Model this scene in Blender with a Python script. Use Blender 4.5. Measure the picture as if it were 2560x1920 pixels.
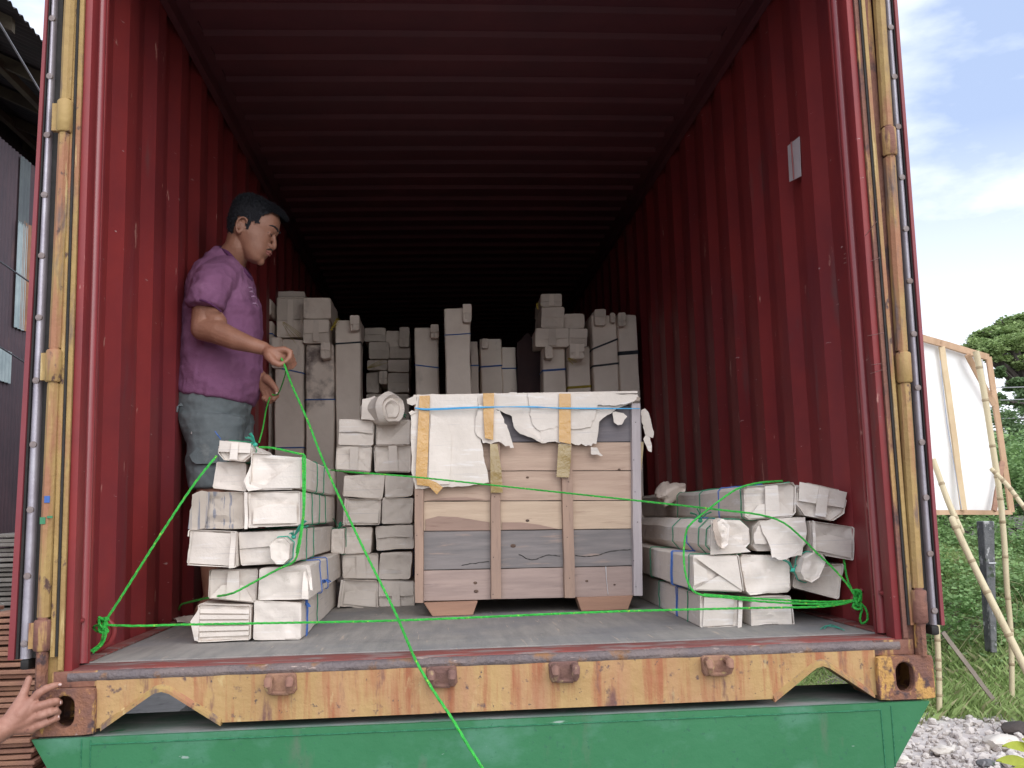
import bpy, bmesh, math, random
import numpy as np
from mathutils import Vector, Matrix, noise
random.seed(7); rng = np.random.default_rng(7)
scene = bpy.context.scene
for o in list(bpy.data.objects): bpy.data.objects.remove(o)
COL = scene.collection
rad = math.radians

# ---------------------------------------------------------------- camera
CP = np.array([-0.14506, -2.69099, 0.54661]); YAW, PITCH, ROLL, FPX = -0.0759458, 0.1311046, -0.0272506, 2421.335
def cam_axes():
    cy, sy, cp, sp = math.cos(YAW), math.sin(YAW), math.cos(PITCH), math.sin(PITCH)
    f = np.array([-sy*cp, cy*cp, sp]); r = np.array([cy, sy, 0.]); u = np.cross(r, f)
    cr, sr = math.cos(ROLL), math.sin(ROLL)
    return r*cr+u*sr, -r*sr+u*cr, f
CR, CU, CF = cam_axes()
cd = bpy.data.cameras.new('camera'); cam = bpy.data.objects.new('camera', cd); COL.objects.link(cam)
cd.sensor_width = 36; cd.lens = 36*FPX/2560; cd.clip_start = .05; cd.clip_end = 2000
M = Matrix.Identity(4)
for i in range(3): M[i][0], M[i][1], M[i][2], M[i][3] = CR[i], CU[i], -CF[i], CP[i]
cam.matrix_world = M; scene.camera = cam

# ---------------------------------------------------------------- world, sun, exposure
SUN_EL, SUN_AZ = rad(38), rad(160)      # azimuth measured clockwise from +Y : behind the camera
w = bpy.data.worlds.new('World'); scene.world = w; w.use_nodes = True
nt = w.node_tree; nt.nodes.clear()
out = nt.nodes.new('ShaderNodeOutputWorld'); bg = nt.nodes.new('ShaderNodeBackground')
sky = nt.nodes.new('ShaderNodeTexSky'); sky.sky_type = 'NISHITA'; sky.sun_disc = False
sky.sun_elevation = SUN_EL; sky.sun_rotation = SUN_AZ; sky.dust_density = 2.0; sky.air_density = 1.0
tc = nt.nodes.new('ShaderNodeTexCoord'); mp = nt.nodes.new('ShaderNodeMapping'); mp.inputs['Scale'].default_value = (1, 1, 2.6)
mp.inputs['Location'].default_value = (.37, .1, .23)
nz = nt.nodes.new('ShaderNodeTexNoise'); nz.inputs['Scale'].default_value = 3.1; nz.inputs['Detail'].default_value = 7; nz.inputs['Roughness'].default_value = .55
cr_ = nt.nodes.new('ShaderNodeValToRGB'); cr_.color_ramp.elements[0].position = .43; cr_.color_ramp.elements[1].position = .66
sep = nt.nodes.new('ShaderNodeSeparateXYZ'); mr = nt.nodes.new('ShaderNodeMapRange')
mr.inputs['From Min'].default_value = .10; mr.inputs['From Max'].default_value = .34; mr.inputs['To Min'].default_value = 1.0; mr.inputs['To Max'].default_value = 0.0
mx0 = nt.nodes.new('ShaderNodeMath'); mx0.operation = 'MAXIMUM'
mix = nt.nodes.new('ShaderNodeMix'); mix.data_type = 'RGBA'
mul = nt.nodes.new('ShaderNodeMix'); mul.data_type = 'RGBA'; mul.inputs['Factor'].default_value = .62
L = nt.links.new
L(tc.outputs['Generated'], mp.inputs['Vector']); L(mp.outputs['Vector'], nz.inputs['Vector']); L(nz.outputs['Fac'], cr_.inputs['Fac'])
L(tc.outputs['Generated'], sep.inputs['Vector']); L(sep.outputs['Z'], mr.inputs['Value'])
L(cr_.outputs['Color'], mx0.inputs[0]); L(mr.outputs['Result'], mx0.inputs[1])
L(sky.outputs['Color'], mul.inputs['A']); mul.inputs['B'].default_value = (6.4, 7.9, 11.4, 1)
L(mx0.outputs['Value'], mix.inputs['Factor']); L(mul.outputs['Result'], mix.inputs['A']); mix.inputs['B'].default_value = (11.5, 12.0, 12.8, 1)
L(mix.outputs['Result'], bg.inputs['Color']); bg.inputs['Strength'].default_value = .085; L(bg.outputs['Background'], out.inputs['Surface'])
sd = bpy.data.lights.new('sun', 'SUN'); sun = bpy.data.objects.new('sun', sd); COL.objects.link(sun)
sd.energy = 2.2; sd.angle = rad(80); sd.color = (1, .97, .93)
dirv = Vector((math.sin(SUN_AZ)*math.cos(SUN_EL), math.cos(SUN_AZ)*math.cos(SUN_EL), math.sin(SUN_EL)))
sun.rotation_euler = dirv.to_track_quat('Z', 'Y').to_euler()
scene.view_settings.view_transform = 'Standard'; scene.view_settings.look = 'None'
scene.view_settings.exposure = 0.47; scene.view_settings.gamma = 1
scene.render.engine = 'CYCLES'; scene.render.resolution_x = 1024; scene.render.resolution_y = 768
scene.cycles.max_bounces = 9; scene.cycles.diffuse_bounces = 7

# ---------------------------------------------------------------- measuring helpers (pixels of the 2560 px photograph -> metres on a plane)
def at(px, py, y=None, z=None, x=None):
    d = CF + CR*(px-1280)/FPX + CU*(960-py)/FPX
    if y is not None: t = (y-CP[1])/d[1]
    elif z is not None: t = (z-CP[2])/d[2]
    else: t = (x-CP[0])/d[0]
    return Vector(CP + d*t)
def crop(x0, y0, s): return lambda cx, cy: (x0+cx/s, y0+cy/s)
C1 = crop(400, 440, 2.765); C2 = crop(600, 680, 3.687); C3 = crop(1100, 680, 3.687); C4 = crop(440, 1040, 2.7645)
C5 = crop(980, 940, 2.592); C6 = crop(1560, 1160, 3.456); CH = crop(560, 480, 6.38); CN = crop(600, 820, 7.54)
CT = crop(420, 960, 5.529); CFH = crop(0, 1640, 5.925); D = lambda x, y: (x*1.1573, y*1.1573)
CB = crop(2300, 760, 5.53); CB2 = crop(2300, 1200, 3.319)

# ---------------------------------------------------------------- materials
MATS = {}
def mat(name, c1, c2=None, scale=6, rough=.7, bump=.15, bscale=40, metal=0., stretch=(1, 1, 1), layers=(), spec=.4, vari=0., detail=6, bdist=.01, lo=.35, hi=.65, trans=0):
    if name in MATS: return MATS[name]
    m = bpy.data.materials.new(name); m.use_nodes = True; n = m.node_tree; b = n.nodes['Principled BSDF']; Lk = n.links.new
    tc = n.nodes.new('ShaderNodeTexCoord')
    def nse(sc, st, det=6, loc=0):
        mp = n.nodes.new('ShaderNodeMapping'); mp.inputs['Scale'].default_value = st; mp.inputs['Location'].default_value = (loc, loc*1.7, loc*.6)
        t = n.nodes.new('ShaderNodeTexNoise'); t.inputs['Scale'].default_value = sc; t.inputs['Detail'].default_value = det; t.inputs['Roughness'].default_value = .6
        Lk(tc.outputs['Object'], mp.inputs['Vector']); Lk(mp.outputs['Vector'], t.inputs['Vector']); return t.outputs['Fac']
    def ramp(fac, a, c, p0, p1):
        r = n.nodes.new('ShaderNodeValToRGB'); r.color_ramp.elements[0].position = p0; r.color_ramp.elements[1].position = p1
        r.color_ramp.elements[0].color = (*a, 1); r.color_ramp.elements[1].color = (*c, 1); Lk(fac, r.inputs['Fac']); return r.outputs['Color']
    if c2 is None: c2 = tuple(v*.82 for v in c1)
    col = ramp(nse(scale, stretch, detail), c1, c2, lo, hi)
    for k, (lc, ls, p0, p1, st) in enumerate(layers):
        f = ramp(nse(ls, st, 8, 3.1*(k+1)), (0, 0, 0), (1, 1, 1), p0, p1)
        mx = n.nodes.new('ShaderNodeMix'); mx.data_type = 'RGBA'; Lk(f, mx.inputs['Factor']); Lk(col, mx.inputs['A']); mx.inputs['B'].default_value = (*lc, 1); col = mx.outputs['Result']
    if vari:
        oi = n.nodes.new('ShaderNodeObjectInfo'); hs = n.nodes.new('ShaderNodeHueSaturation'); mr = n.nodes.new('ShaderNodeMapRange')
        mr.inputs['To Min'].default_value = 1-vari; mr.inputs['To Max'].default_value = 1+vari*.6
        Lk(oi.outputs['Random'], mr.inputs['Value']); Lk(mr.outputs['Result'], hs.inputs['Value']); Lk(col, hs.inputs['Color']); col = hs.outputs['Color']
    Lk(col, b.inputs['Base Color']); b.inputs['Roughness'].default_value = rough; b.inputs['Metallic'].default_value = metal
    b.inputs['Specular IOR Level'].default_value = spec
    if bump:
        bp = n.nodes.new('ShaderNodeBump'); bp.inputs['Strength'].default_value = bump; bp.inputs['Distance'].default_value = bdist
        Lk(nse(bscale, stretch, 8, 9.), bp.inputs['Height']); Lk(bp.outputs['Normal'], b.inputs['Normal'])
    if trans:
        b.inputs['Transmission Weight'].default_value = 0
        tr = n.nodes.new('ShaderNodeBsdfTranslucent'); ms = n.nodes.new('ShaderNodeMixShader'); ms.inputs['Fac'].default_value = trans
        Lk(col, tr.inputs['Color']); Lk(b.outputs[0], ms.inputs[1]); Lk(tr.outputs[0], ms.inputs[2]); Lk(ms.outputs[0], n.nodes['Material Output'].inputs['Surface'])
    MATS[name] = m; return m

V1 = (1, 1, 1); ST = (5, 5, .35)
RED = mat('red_container_paint', (.24, .045, .055), (.19, .036, .046), 3, .45, .08, 30, layers=[((.21, .03, .03), 2.5, .52, .75, (1, 1, .6)), ((.42, .16, .12), 9, .72, .76, (1.5, 1.5, .5)), ((.10, .05, .04), 30, .73, .80, V1)])
REDI = mat('red_wall_paint', (.26, .032, .032), (.19, .026, .030), 3, .50, .22, 10, layers=[((.16, .028, .038), 3, .5, .8, (1, 1, .4)), ((.44, .20, .17), 13, .67, .70, (1.4, 1.4, .4)), ((.12, .07, .07), 5, .60, .78, (1.6, 1.6, .3)), ((.42, .26, .25), 40, .69, .71, (.4, .4, 1.8))])
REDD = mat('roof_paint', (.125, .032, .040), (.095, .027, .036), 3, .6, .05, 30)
YEL = mat('weathered_yellow_paint', (.40, .27, .10), (.31, .19, .075), 5, .6, .35, 40, layers=[((.33, .15, .08), 5, .50, .62, (3, 3, .5)), ((.15, .10, .085), 9, .56, .66, (2, 2, .35)), ((.10, .055, .045), 30, .62, .68, (1, 1, .6)), ((.54, .40, .19), 12, .62, .70, (3, 3, .3))])
EDGE = mat('rusty_brown_edge', (.24, .11, .075), (.17, .075, .06), 6, .75, .5, 50, layers=[((.40, .24, .10), 10, .54, .62, (3, 3, .4)), ((.08, .05, .05), 16, .56, .66, (1, 1, .5))])
YELB = mat('yellow_sill_paint', (.47, .31, .13), (.39, .24, .10), 4, .6, .35, 40, layers=[((.40, .20, .11), 3, .46, .68, (2.4, 1, .5)), ((.33, .12, .055), 7, .50, .64, (3.2, 1, .25)), ((.17, .08, .065), 8, .60, .70, (2.6, 1, .6)), ((.12, .075, .07), 26, .62, .70, (1, 1, 1)), ((.56, .44, .22), 14, .62, .74, (1.4, 1, .5)), ((.10, .07, .06), 60, .66, .70, V1)])
RUST = mat('rusty_casting', (.27, .12, .07), (.17, .085, .07), 14, .85, 1., 45, layers=[((.50, .28, .09), 11, .52, .57, (1.8, 1, .8)), ((.09, .055, .055), 17, .56, .64, V1), ((.40, .19, .08), 40, .60, .68, V1), ((.36, .30, .30), 26, .66, .72, V1)])
RUSTD = mat('dark_rusty_steel', (.13, .06, .05), (.085, .05, .05), 14, .8, .5, 60, layers=[((.30, .13, .05), 20, .58, .68, V1), ((.24, .18, .18), 30, .66, .74, V1)])
SILL = mat('worn_red_sill', (.25, .06, .05), (.18, .065, .06), 7, .7, .3, 50, layers=[((.24, .19, .18), 7, .50, .62, (1, 4, 1)), ((.42, .30, .26), 18, .66, .72, (.5, 5, 1))])
LIP = mat('bare_steel_lip', (.14, .115, .12), (.20, .155, .145), 10, .55, .9, 50, metal=.15, layers=[((.55, .42, .36), 14, .62, .68, (.7, 1, 3)), ((.26, .13, .06), 11, .56, .66, V1)])
STEEL = mat('grey_gasket_rail', (.44, .42, .47), (.34, .31, .36), 8, .35, .15, 40, metal=.3, layers=[((.36, .22, .20), 14, .66, .76, V1)])
DARK = mat('black_rubber', (.018, .017, .017), (.03, .027, .026), 20, .7, .2, 60)
GREEN = mat('green_trailer_paint', (.028, .150, .060), (.036, .175, .075), 2.5, .42, .12, 30, layers=[((.085, .225, .15), 5, .50, .72, (1, 1, 1.6)), ((.26, .34, .30), 30, .70, .73, (.5, 1, 1.6)), ((.13, .14, .11), 4, .58, .76, (1.6, 1, .5)), ((.30, .38, .33), 7, .70, .72, (.25, 1, 3)), ((.03, .13, .07), 60, .62, .68, V1)])
GDUST = mat('dusty_green_top', (.20, .23, .22), (.12, .21, .16), 8, .7, .15, 50, layers=[((.30, .30, .29), 5, .45, .65, (1, 3, 1)), ((.03, .21, .09), 16, .64, .70, V1)])
FLOOR = mat('plywood_floor', (.235, .225, .215), (.31, .29, .27), 5, .75, .25, 30, stretch=(6, .8, 1), layers=[((.20, .20, .21), 3, .45, .7, V1), ((.42, .38, .35), 14, .66, .74, (.7, 9, 1)), ((.42, .35, .29), 9, .64, .69, (9, .5, 1)), ((.12, .11, .11), 14, .66, .70, (.4, 7, 1))])
CARD = mat('grey_cardboard', (.74, .67, .61), (.65, .585, .525), 5, .8, .8, 16, vari=.09, bdist=.006, layers=[((.50, .45, .42), 4, .58, .78, (1, 1, 1)), ((.78, .74, .72), 8, .58, .72, (1, 1, 7)), ((.47, .40, .35), 7, .68, .78, (1, 1, 1)), ((.54, .50, .48), 5, .60, .70, (.6, .6, 40))])
CARDIN = mat('brown_cardboard_flute', (.48, .40, .34), (.38, .31, .26), 30, .85, .5, 80, vari=.06, bdist=.006)
CARDD = mat('dusty_old_cardboard', (.80, .70, .62), (.68, .58, .51), 4, .85, .4, 25, vari=.14, bdist=.006, layers=[((.24, .20, .19), 4, .6, .75, (1, 1, .5))])
ROPE = mat('green_rope', (.05, .53, .07), (.035, .40, .055), 40, .45, .8, 150, stretch=(1, 1, 1), layers=[((.42, .72, .08), 90, .60, .68, V1)])
TWG = mat('green_twine', (.02, .26, .14), (.02, .2, .1), 40, .5, .4, 100)
TWT = mat('teal_twine', (.05, .42, .30), (.04, .33, .24), 40, .5, .4, 100)
TWB = mat('blue_twine', (.06, .17, .52), (.05, .13, .42), 40, .5, .4, 100)
TWL = mat('bright_blue_twine', (.05, .36, .74), (.10, .48, .82), 60, .4, .4, 100, stretch=(.3, 1, 4))
TWY = mat('yellow_twine', (.55, .42, .03), (.45, .34, .03), 40, .5, .3, 100)
TWK = mat('dark_strap', (.03, .035, .05), (.05, .055, .07), 40, .5, .3, 100)
TAPE = mat('tan_packing_tape', (.58, .33, .10), (.50, .27, .07), 12, .18, .8, 18, bdist=.006, spec=.7)
TAPEG = mat('olive_packing_tape', (.34, .24, .09), (.28, .19, .07), 12, .15, .8, 18, bdist=.006, spec=.7)
def wood(name, a, b, dk, st=(1.2, 8, 12), rough=.75):
    return mat(name, a, b, 3.2, rough, .3, 14, stretch=st, layers=[(dk, 5, .60, .75, st), (tuple(v*.55 for v in dk), 9, .74, .79, (3, 6, 7))], vari=.05, bdist=.004)
W_T = wood('tan_plank_wood', (.50, .365, .285), (.41, .29, .225), (.33, .22, .165))
W_L = wood('pale_plank_wood', (.56, .43, .32), (.47, .35, .26), (.38, .27, .20))
W_G = wood('grey_plank_wood', (.26, .23, .225), (.18, .165, .165), (.36, .27, .23))
W_M = wood('mauve_plank_wood', (.40, .30, .265), (.32, .24, .215), (.25, .19, .175))
W_D = wood('dark_plank_wood', (.13, .12, .135), (.18, .16, .17), (.10, .09, .10))
W_B = wood('brown_batten_wood', (.40, .27, .205), (.32, .22, .175), (.20, .14, .115), (10, 10, 1.2))
W_P = wood('pale_grey_batten', (.48, .43, .44), (.40, .355, .365), (.33, .29, .30), (10, 10, 1.2))
W_S = wood('orange_skid_wood', (.36, .205, .14), (.29, .165, .115), (.28, .14, .10))
BAMB = mat('bamboo', (.62, .54, .36), (.52, .44, .28), 4, .5, .15, 30, stretch=(1, 1, .4), layers=[((.30, .22, .13), 9, .62, .74, (2, 2, .4))])
BAMD = mat('bamboo_node', (.40, .32, .20), (.3, .23, .14), 20, .6, .2, 30)
FRAMEW = mat('frame_lumber', (.55, .37, .24), (.44, .28, .17), 4, .7, .3, 20, stretch=(2, 2, 1), layers=[((.28, .15, .09), 7, .6, .72, V1)])
SHEETW = mat('white_banner_back', (.95, .955, .95), (.93, .935, .93), 2, .5, .1, 10, trans=.12)
CONC = mat('weathered_concrete', (.25, .25, .25), (.19, .19, .19), 6, .9, .4, 40, layers=[((.14, .14, .14), 9, .6, .7, V1)])
POST = mat('mossy_concrete_post', (.17, .17, .175), (.10, .105, .11), 9, .9, .8, 40, layers=[((.46, .46, .46), 14, .56, .62, (1, 1, .6)), ((.05, .07, .04), 9, .58, .68, V1)])
SKIN = mat('brown_skin', (.34, .165, .11), (.27, .125, .082), 18, .48, .5, 190, bdist=.003, layers=[((.35, .17, .125), 9, .58, .75, V1)], spec=.45)
SKIN2 = mat('tanned_hand_skin', (.36, .175, .125), (.29, .135, .095), 22, .5, .35, 160, bdist=.003, layers=[((.44, .24, .18), 16, .56, .72, V1), ((.20, .09, .07), 60, .64, .72, V1)], spec=.45)
HAIR = mat('black_hair', (.012, .013, .018), (.022, .024, .032), 60, .55, .9, 160, bdist=.01)
LIPM = mat('lip_skin', (.34, .13, .105), (.28, .10, .085), 20, .45, .1, 60)
EYEW = mat('eye_white', (.45, .40, .38), None, 20, .3, 0)
SHIRT = mat('purple_shirt_cotton', (.26, .115, .215), (.20, .088, .17), 5, .95, .9, 14, bdist=.012, layers=[((.33, .16, .28), 6, .52, .7, V1)], spec=.1)
SHIRTD = mat('shirt_print', (.42, .26, .40), None, 40, .9, .2, 60)
SHORT = mat('grey_twill_shorts', (.165, .19, .20), (.12, .142, .152), 7, .92, .6, 12, bdist=.012, layers=[((.24, .26, .26), 12, .58, .75, V1), ((.09, .10, .105), 5, .62, .75, V1)], spec=.1)
SEAM = mat('pale_seam', (.36, .33, .33), None, 30, .9, .3, 60)
SHED = mat('dark_corrugated_sheet', (.075, .055, .065), (.10, .065, .075), 3, .6, .1, 20, layers=[((.16, .10, .09), 4, .62, .72, (1, 1, .4))])
SHEDR = mat('shed_roof_sheet', (.06, .045, .045), (.04, .035, .035), 4, .7, .2, 20)
SHEDT = mat('translucent_panel', (.42, .50, .50), (.30, .37, .38), 5, .5, .1, 20)
SHEDO = mat('rusty_roof_panel', (.40, .20, .11), (.28, .14, .08), 7, .7, .2, 20)
TILE = mat('stacked_clay_tile', (.36, .19, .12), (.28, .14, .10), 8, .85, .5, 40, vari=.12)
TILEG = mat('weathered_grey_tile', (.25, .23, .21), (.19, .17, .15), 8, .9, .5, 40, vari=.15, layers=[((.42, .42, .40), 15, .62, .7, V1)])
GRND = mat('soil_ground', (.17, .15, .12), (.13, .115, .09), 3, .95, .5, 30, layers=[((.12, .15, .06), 1.5, .52, .62, V1)])
GRASS = mat('grass_blade', (.31, .44, .15), (.40, .52, .21), 1.5, .7, 0, trans=.3)
GRASS2 = mat('dry_grass_blade', (.50, .48, .28), (.38, .40, .20), 3, .7, 0, trans=.25)
LEAFA = mat('vine_leaf', (.20, .35, .12), (.30, .44, .18), .9, .55, 0, trans=.25)
LEAFB = mat('dark_leaf', (.11, .18, .07), (.17, .26, .11), 1.3, .6, 0, trans=.2)
LEAFC = mat('tree_leaf', (.22, .32, .11), (.31, .41, .16), .35, .6, 0, trans=.2)
LEAFY = mat('yellow_green_leaf', (.42, .48, .06), (.34, .38, .05), 8, .5, .2, 20, trans=.3)
BARK = mat('tree_bark', (.09, .075, .07), (.06, .05, .045), 6, .9, .6, 20)
STONE = mat('pale_rubble', (.62, .58, .54), (.46, .42, .40), 5, .9, .5, 20, layers=[((.55, .52, .48), 3, .55, .7, V1), ((.22, .20, .19), 7, .62, .7, V1)])
STONE2 = mat('pale_boulder', (.66, .62, .56), (.54, .50, .45), 8, .9, .6, 14)
BLACKM = mat('tyre_rubber', (.02, .02, .02), (.03, .03, .03), 9, .85, .4, 40)
PAPER = mat('white_label_paper', (.60, .52, .54), (.52, .44, .46), 10, .7, .1, 20)
PINKP = mat('label_fold_line', (.50, .18, .18), None, 10, .7, 0)
WIRE = mat('power_cable', (.10, .10, .11), None, 5, .6, 0)
WIREL = mat('grey_cable', (.35, .35, .36), None, 5, .6, 0)
CHALK = mat('chalk_scratch', (.40, .22, .20), None, 20, .8, 0)
BLUEM = mat('blue_mark', (.06, .14, .42), None, 20, .7, 0)
GREENM = mat('green_mark', (.06, .24, .12), None, 20, .7, 0)
WHITET = mat('white_tape', (.75, .75, .78), None, 20, .6, 0)

# ---------------------------------------------------------------- object helpers
def link(o, parent=None):
    COL.objects.link(o)
    if parent is not None:
        o.parent = parent
        o.matrix_parent_inverse = Matrix.Translation(-parent.location) if parent.get('_e') else Matrix.Identity(4)
    return o
def smooth_mesh(me, ang=35):
    me.shade_smooth()
    try: me.set_sharp_from_angle(angle=rad(ang))
    except Exception: pass
def thing(name, label, cat, loc=(0, 0, 0), group=None):
    o = bpy.data.objects.new(name, None); o.location = loc; o.empty_display_size = .1; COL.objects.link(o); o['_e'] = 1
    o['label'] = label; o['category'] = cat
    if group: o['group'] = group
    return o
def tag(o, label, cat, group=None, kind=None):
    if label: o['label'] = label
    if cat: o['category'] = cat
    if group: o['group'] = group
    if kind: o['kind'] = kind
    return o
def fin(name, bm, m, parent=None, smooth=30, recalc=True):
    if recalc: bmesh.ops.recalc_face_normals(bm, faces=bm.faces)
    me = bpy.data.meshes.new(name); bm.to_mesh(me); bm.free()
    ms = m if isinstance(m, (list, tuple)) else [m]
    for q in ms: me.materials.append(q)
    if smooth: smooth_mesh(me, smooth)
    return link(bpy.data.objects.new(name, me), parent)
def struct(o): o['kind'] = 'structure'; return o
def bx(bm, a, b, mi=0):
    x0, y0, z0 = (min(a[i], b[i]) for i in range(3)); x1, y1, z1 = (max(a[i], b[i]) for i in range(3))
    v = [bm.verts.new(p) for p in ((x0, y0, z0), (x1, y0, z0), (x1, y1, z0), (x0, y1, z0), (x0, y0, z1), (x1, y0, z1), (x1, y1, z1), (x0, y1, z1))]
    for f in ((0, 3, 2, 1), (4, 5, 6, 7), (0, 1, 5, 4), (1, 2, 6, 5), (2, 3, 7, 6), (3, 0, 4, 7)):
        bm.faces.new([v[i] for i in f]).material_index = mi
    return v
def bevel_all(bm, wd=.003, seg=2):
    bmesh.ops.bevel(bm, geom=list(bm.edges), offset=wd, segments=seg, affect='EDGES', profile=.5)
def box(name, a, b, m, parent=None, bev=.003, wob=0, seed=0):
    bm = bmesh.new(); bx(bm, a, b)
    if bev: bevel_all(bm, bev)
    return fin(name, bm, m, parent)
def loft(bm, rings, closed=True, cap=True, mi=0):
    R_ = [[bm.verts.new(p) for p in r] for r in rings]; n = len(R_[0])
    for a, b in zip(R_, R_[1:]):
        for i in range(n if closed else n-1):
            j = (i+1) % n; bm.faces.new((a[i], a[j], b[j], b[i])).material_index = mi
    if cap and closed:
        for r in (R_[0], R_[-1]):
            try: bm.faces.new(r).material_index = mi
            except ValueError: pass
    return R_
def frames(pts):
    pts = [Vector(p) for p in pts]; out = []; t0 = (pts[1]-pts[0]).normalized()
    up = Vector((0, 0, 1)) if abs(t0.z) < .9 else Vector((1, 0, 0))
    n = (up-t0*up.dot(t0)).normalized()
    for i, p in enumerate(pts):
        t = (pts[min(i+1, len(pts)-1)]-pts[max(i-1, 0)]).normalized()
        n = (n-t*n.dot(t)); n = n.normalized() if n.length > 1e-6 else t.orthogonal().normalized()
        out.append((p, n, t.cross(n)))
    return out
def tube(bm, pts, r, seg=10, flat=1., cap=True, mi=0, twist=0):
    pts = [Vector(p) for p in pts]; rs = r if isinstance(r, (list, tuple)) else [r]*len(pts); rings = []
    for k, (p, n, b) in enumerate(frames(pts)):
        rings.append([p+n*math.cos(2*math.pi*i/seg+twist*k)*rs[k]*flat+b*math.sin(2*math.pi*i/seg+twist*k)*rs[k] for i in range(seg)])
    loft(bm, rings, True, cap, mi)
def smooth_path(pts, n=6):
    pts = [Vector(p) for p in pts]; P = [pts[0]]+pts+[pts[-1]]; out = []
    for i in range(1, len(P)-2):
        for k in range(n):
            t = k/n; a, b, c, d = P[i-1], P[i], P[i+1], P[i+2]
            out.append(.5*((2*b)+(c-a)*t+(2*a-5*b+4*c-d)*t*t+(3*b-3*c+d-a)*t**3))
    out.append(pts[-1]); return out
def rope_mesh(bm, pts, r, n=8, dense=None):
    sp = smooth_path(pts, n); seg = []
    for a, b in zip(sp, sp[1:]):                       # resample for the twisted lay
        k = max(1, int((b-a).length/.008)); seg += [a.lerp(b, i/k) for i in range(k)]
    seg.append(sp[-1]); fr = frames(seg)
    for s in range(3):
        rings = []
        for i, (p, nn, bb) in enumerate(fr):
            a = i*.75+s*2*math.pi/3; c = p+nn*math.cos(a)*r*.42+bb*math.sin(a)*r*.42
            rings.append([c+nn*math.cos(q)*r*.62+bb*math.sin(q)*r*.62 for q in (0, 1.257, 2.513, 3.77, 5.027)])
        loft(bm, rings)
def ellip(bm, c, r, rot=None, seg=16):
    m = Matrix.Translation(Vector(c))
    if rot is not None: m = m @ rot.to_4x4()
    m = m @ Matrix.Diagonal((r[0], r[1], r[2], 1))
    bmesh.ops.create_uvsphere(bm, u_segments=seg, v_segments=max(8, seg//2), radius=1, matrix=m)
def chain(bm, pts, rs, seg=14, flat=None):
    """rounded tapered limb: tube with ball ends and ball joints"""
    pts = [Vector(p) for p in pts]
    for i, (a, b) in enumerate(zip(pts, pts[1:])):
        if (b-a).length < 1e-5: continue
        k = 5; tube(bm, [a.lerp(b, j/k) for j in range(k+1)], [rs[i]+(rs[i+1]-rs[i])*j/k for j in range(k+1)], seg)
    for p, r in zip(pts, rs): ellip(bm, p, (r*.995,)*3, seg=seg)
def remesh(name, bm, m, parent, voxel, smooth_it=3, sm=.5, wob=0, wscale=8, wfn=None):
    me = bpy.data.meshes.new(name); bm.to_mesh(me); bm.free(); o = bpy.data.objects.new(name, me); COL.objects.link(o)
    md = o.modifiers.new('r', 'REMESH'); md.mode = 'VOXEL'; md.voxel_size = voxel
    if smooth_it: s = o.modifiers.new('s', 'SMOOTH'); s.iterations = smooth_it; s.factor = sm
    dg = bpy.context.evaluated_depsgraph_get(); me2 = bpy.data.meshes.new_from_object(o.evaluated_get(dg)); bpy.data.objects.remove(o); bpy.data.meshes.remove(me)
    me2.name = name
    if wfn:
        me2.update(); nv = len(me2.vertices)
        co = np.empty(nv*3); me2.vertices.foreach_get('co', co); no = np.empty(nv*3); me2.vertices.foreach_get('normal', no)
        co = co.reshape(-1, 3); no = no.reshape(-1, 3)
        for i in range(nv): co[i] += no[i]*wfn(Vector(co[i]), no[i])
        me2.vertices.foreach_set('co', co.ravel()); me2.update()
    me2.materials.clear(); me2.materials.append(m); me2.shade_smooth()
    return link(bpy.data.objects.new(name, me2), parent)
def sheet(name, pts, m, parent=None, thick=.003, wob=.003, cuts=2, wsc=14, seed=0, lift=None):
    """thin torn sheet of card / tape: polygon of 3-D points, subdivided, buckled and given thickness"""
    bm = bmesh.new(); vs = [bm.verts.new(p) for p in pts]; bm.faces.new(vs)
    bmesh.ops.triangulate(bm, faces=bm.faces, ngon_method='EAR_CLIP')
    for _ in range(cuts): bmesh.ops.subdivide_edges(bm, edges=list(bm.edges), cuts=1, use_grid_fill=True)
    bm.normal_update(); nrm = Vector((0, 0, 0))
    for f in bm.faces: nrm += f.normal*f.calc_area()
    nrm.normalize()
    for v in bm.verts:
        d = noise.noise(v.co*wsc+Vector((seed, 0, seed)))*wob*2
        if lift: d += lift(v.co)
        v.co += nrm*d*(1 if nrm.y < 0 else -1)
    off = -nrm*thick*(1 if nrm.y < 0 else -1); fs = list(bm.faces); be = [e for e in bm.edges if e.is_boundary]
    mp = {v: bm.verts.new(v.co+off) for v in list(bm.verts)}
    for f in fs: bm.faces.new([mp[v] for v in reversed(f.verts)])
    for e in be: a, b = e.verts; bm.faces.new((a, b, mp[b], mp[a]))
    return fin(name, bm, m, parent, 25)
def jag(pts, amp, n=3, seed=0):
    """tear the outline: insert jittered points along every edge (3-D)"""
    r = random.Random(seed); out = []
    for i, a in enumerate(pts):
        a = Vector(a); b = Vector(pts[(i+1) % len(pts)]); k = max(1, min(n, int((b-a).length/.011)))
        for j in range(k):
            p = a.lerp(b, j/k)
            if j: p += Vector((r.uniform(-amp, amp), 0, r.uniform(-amp, amp)))
            out.append(p)
    return out

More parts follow.
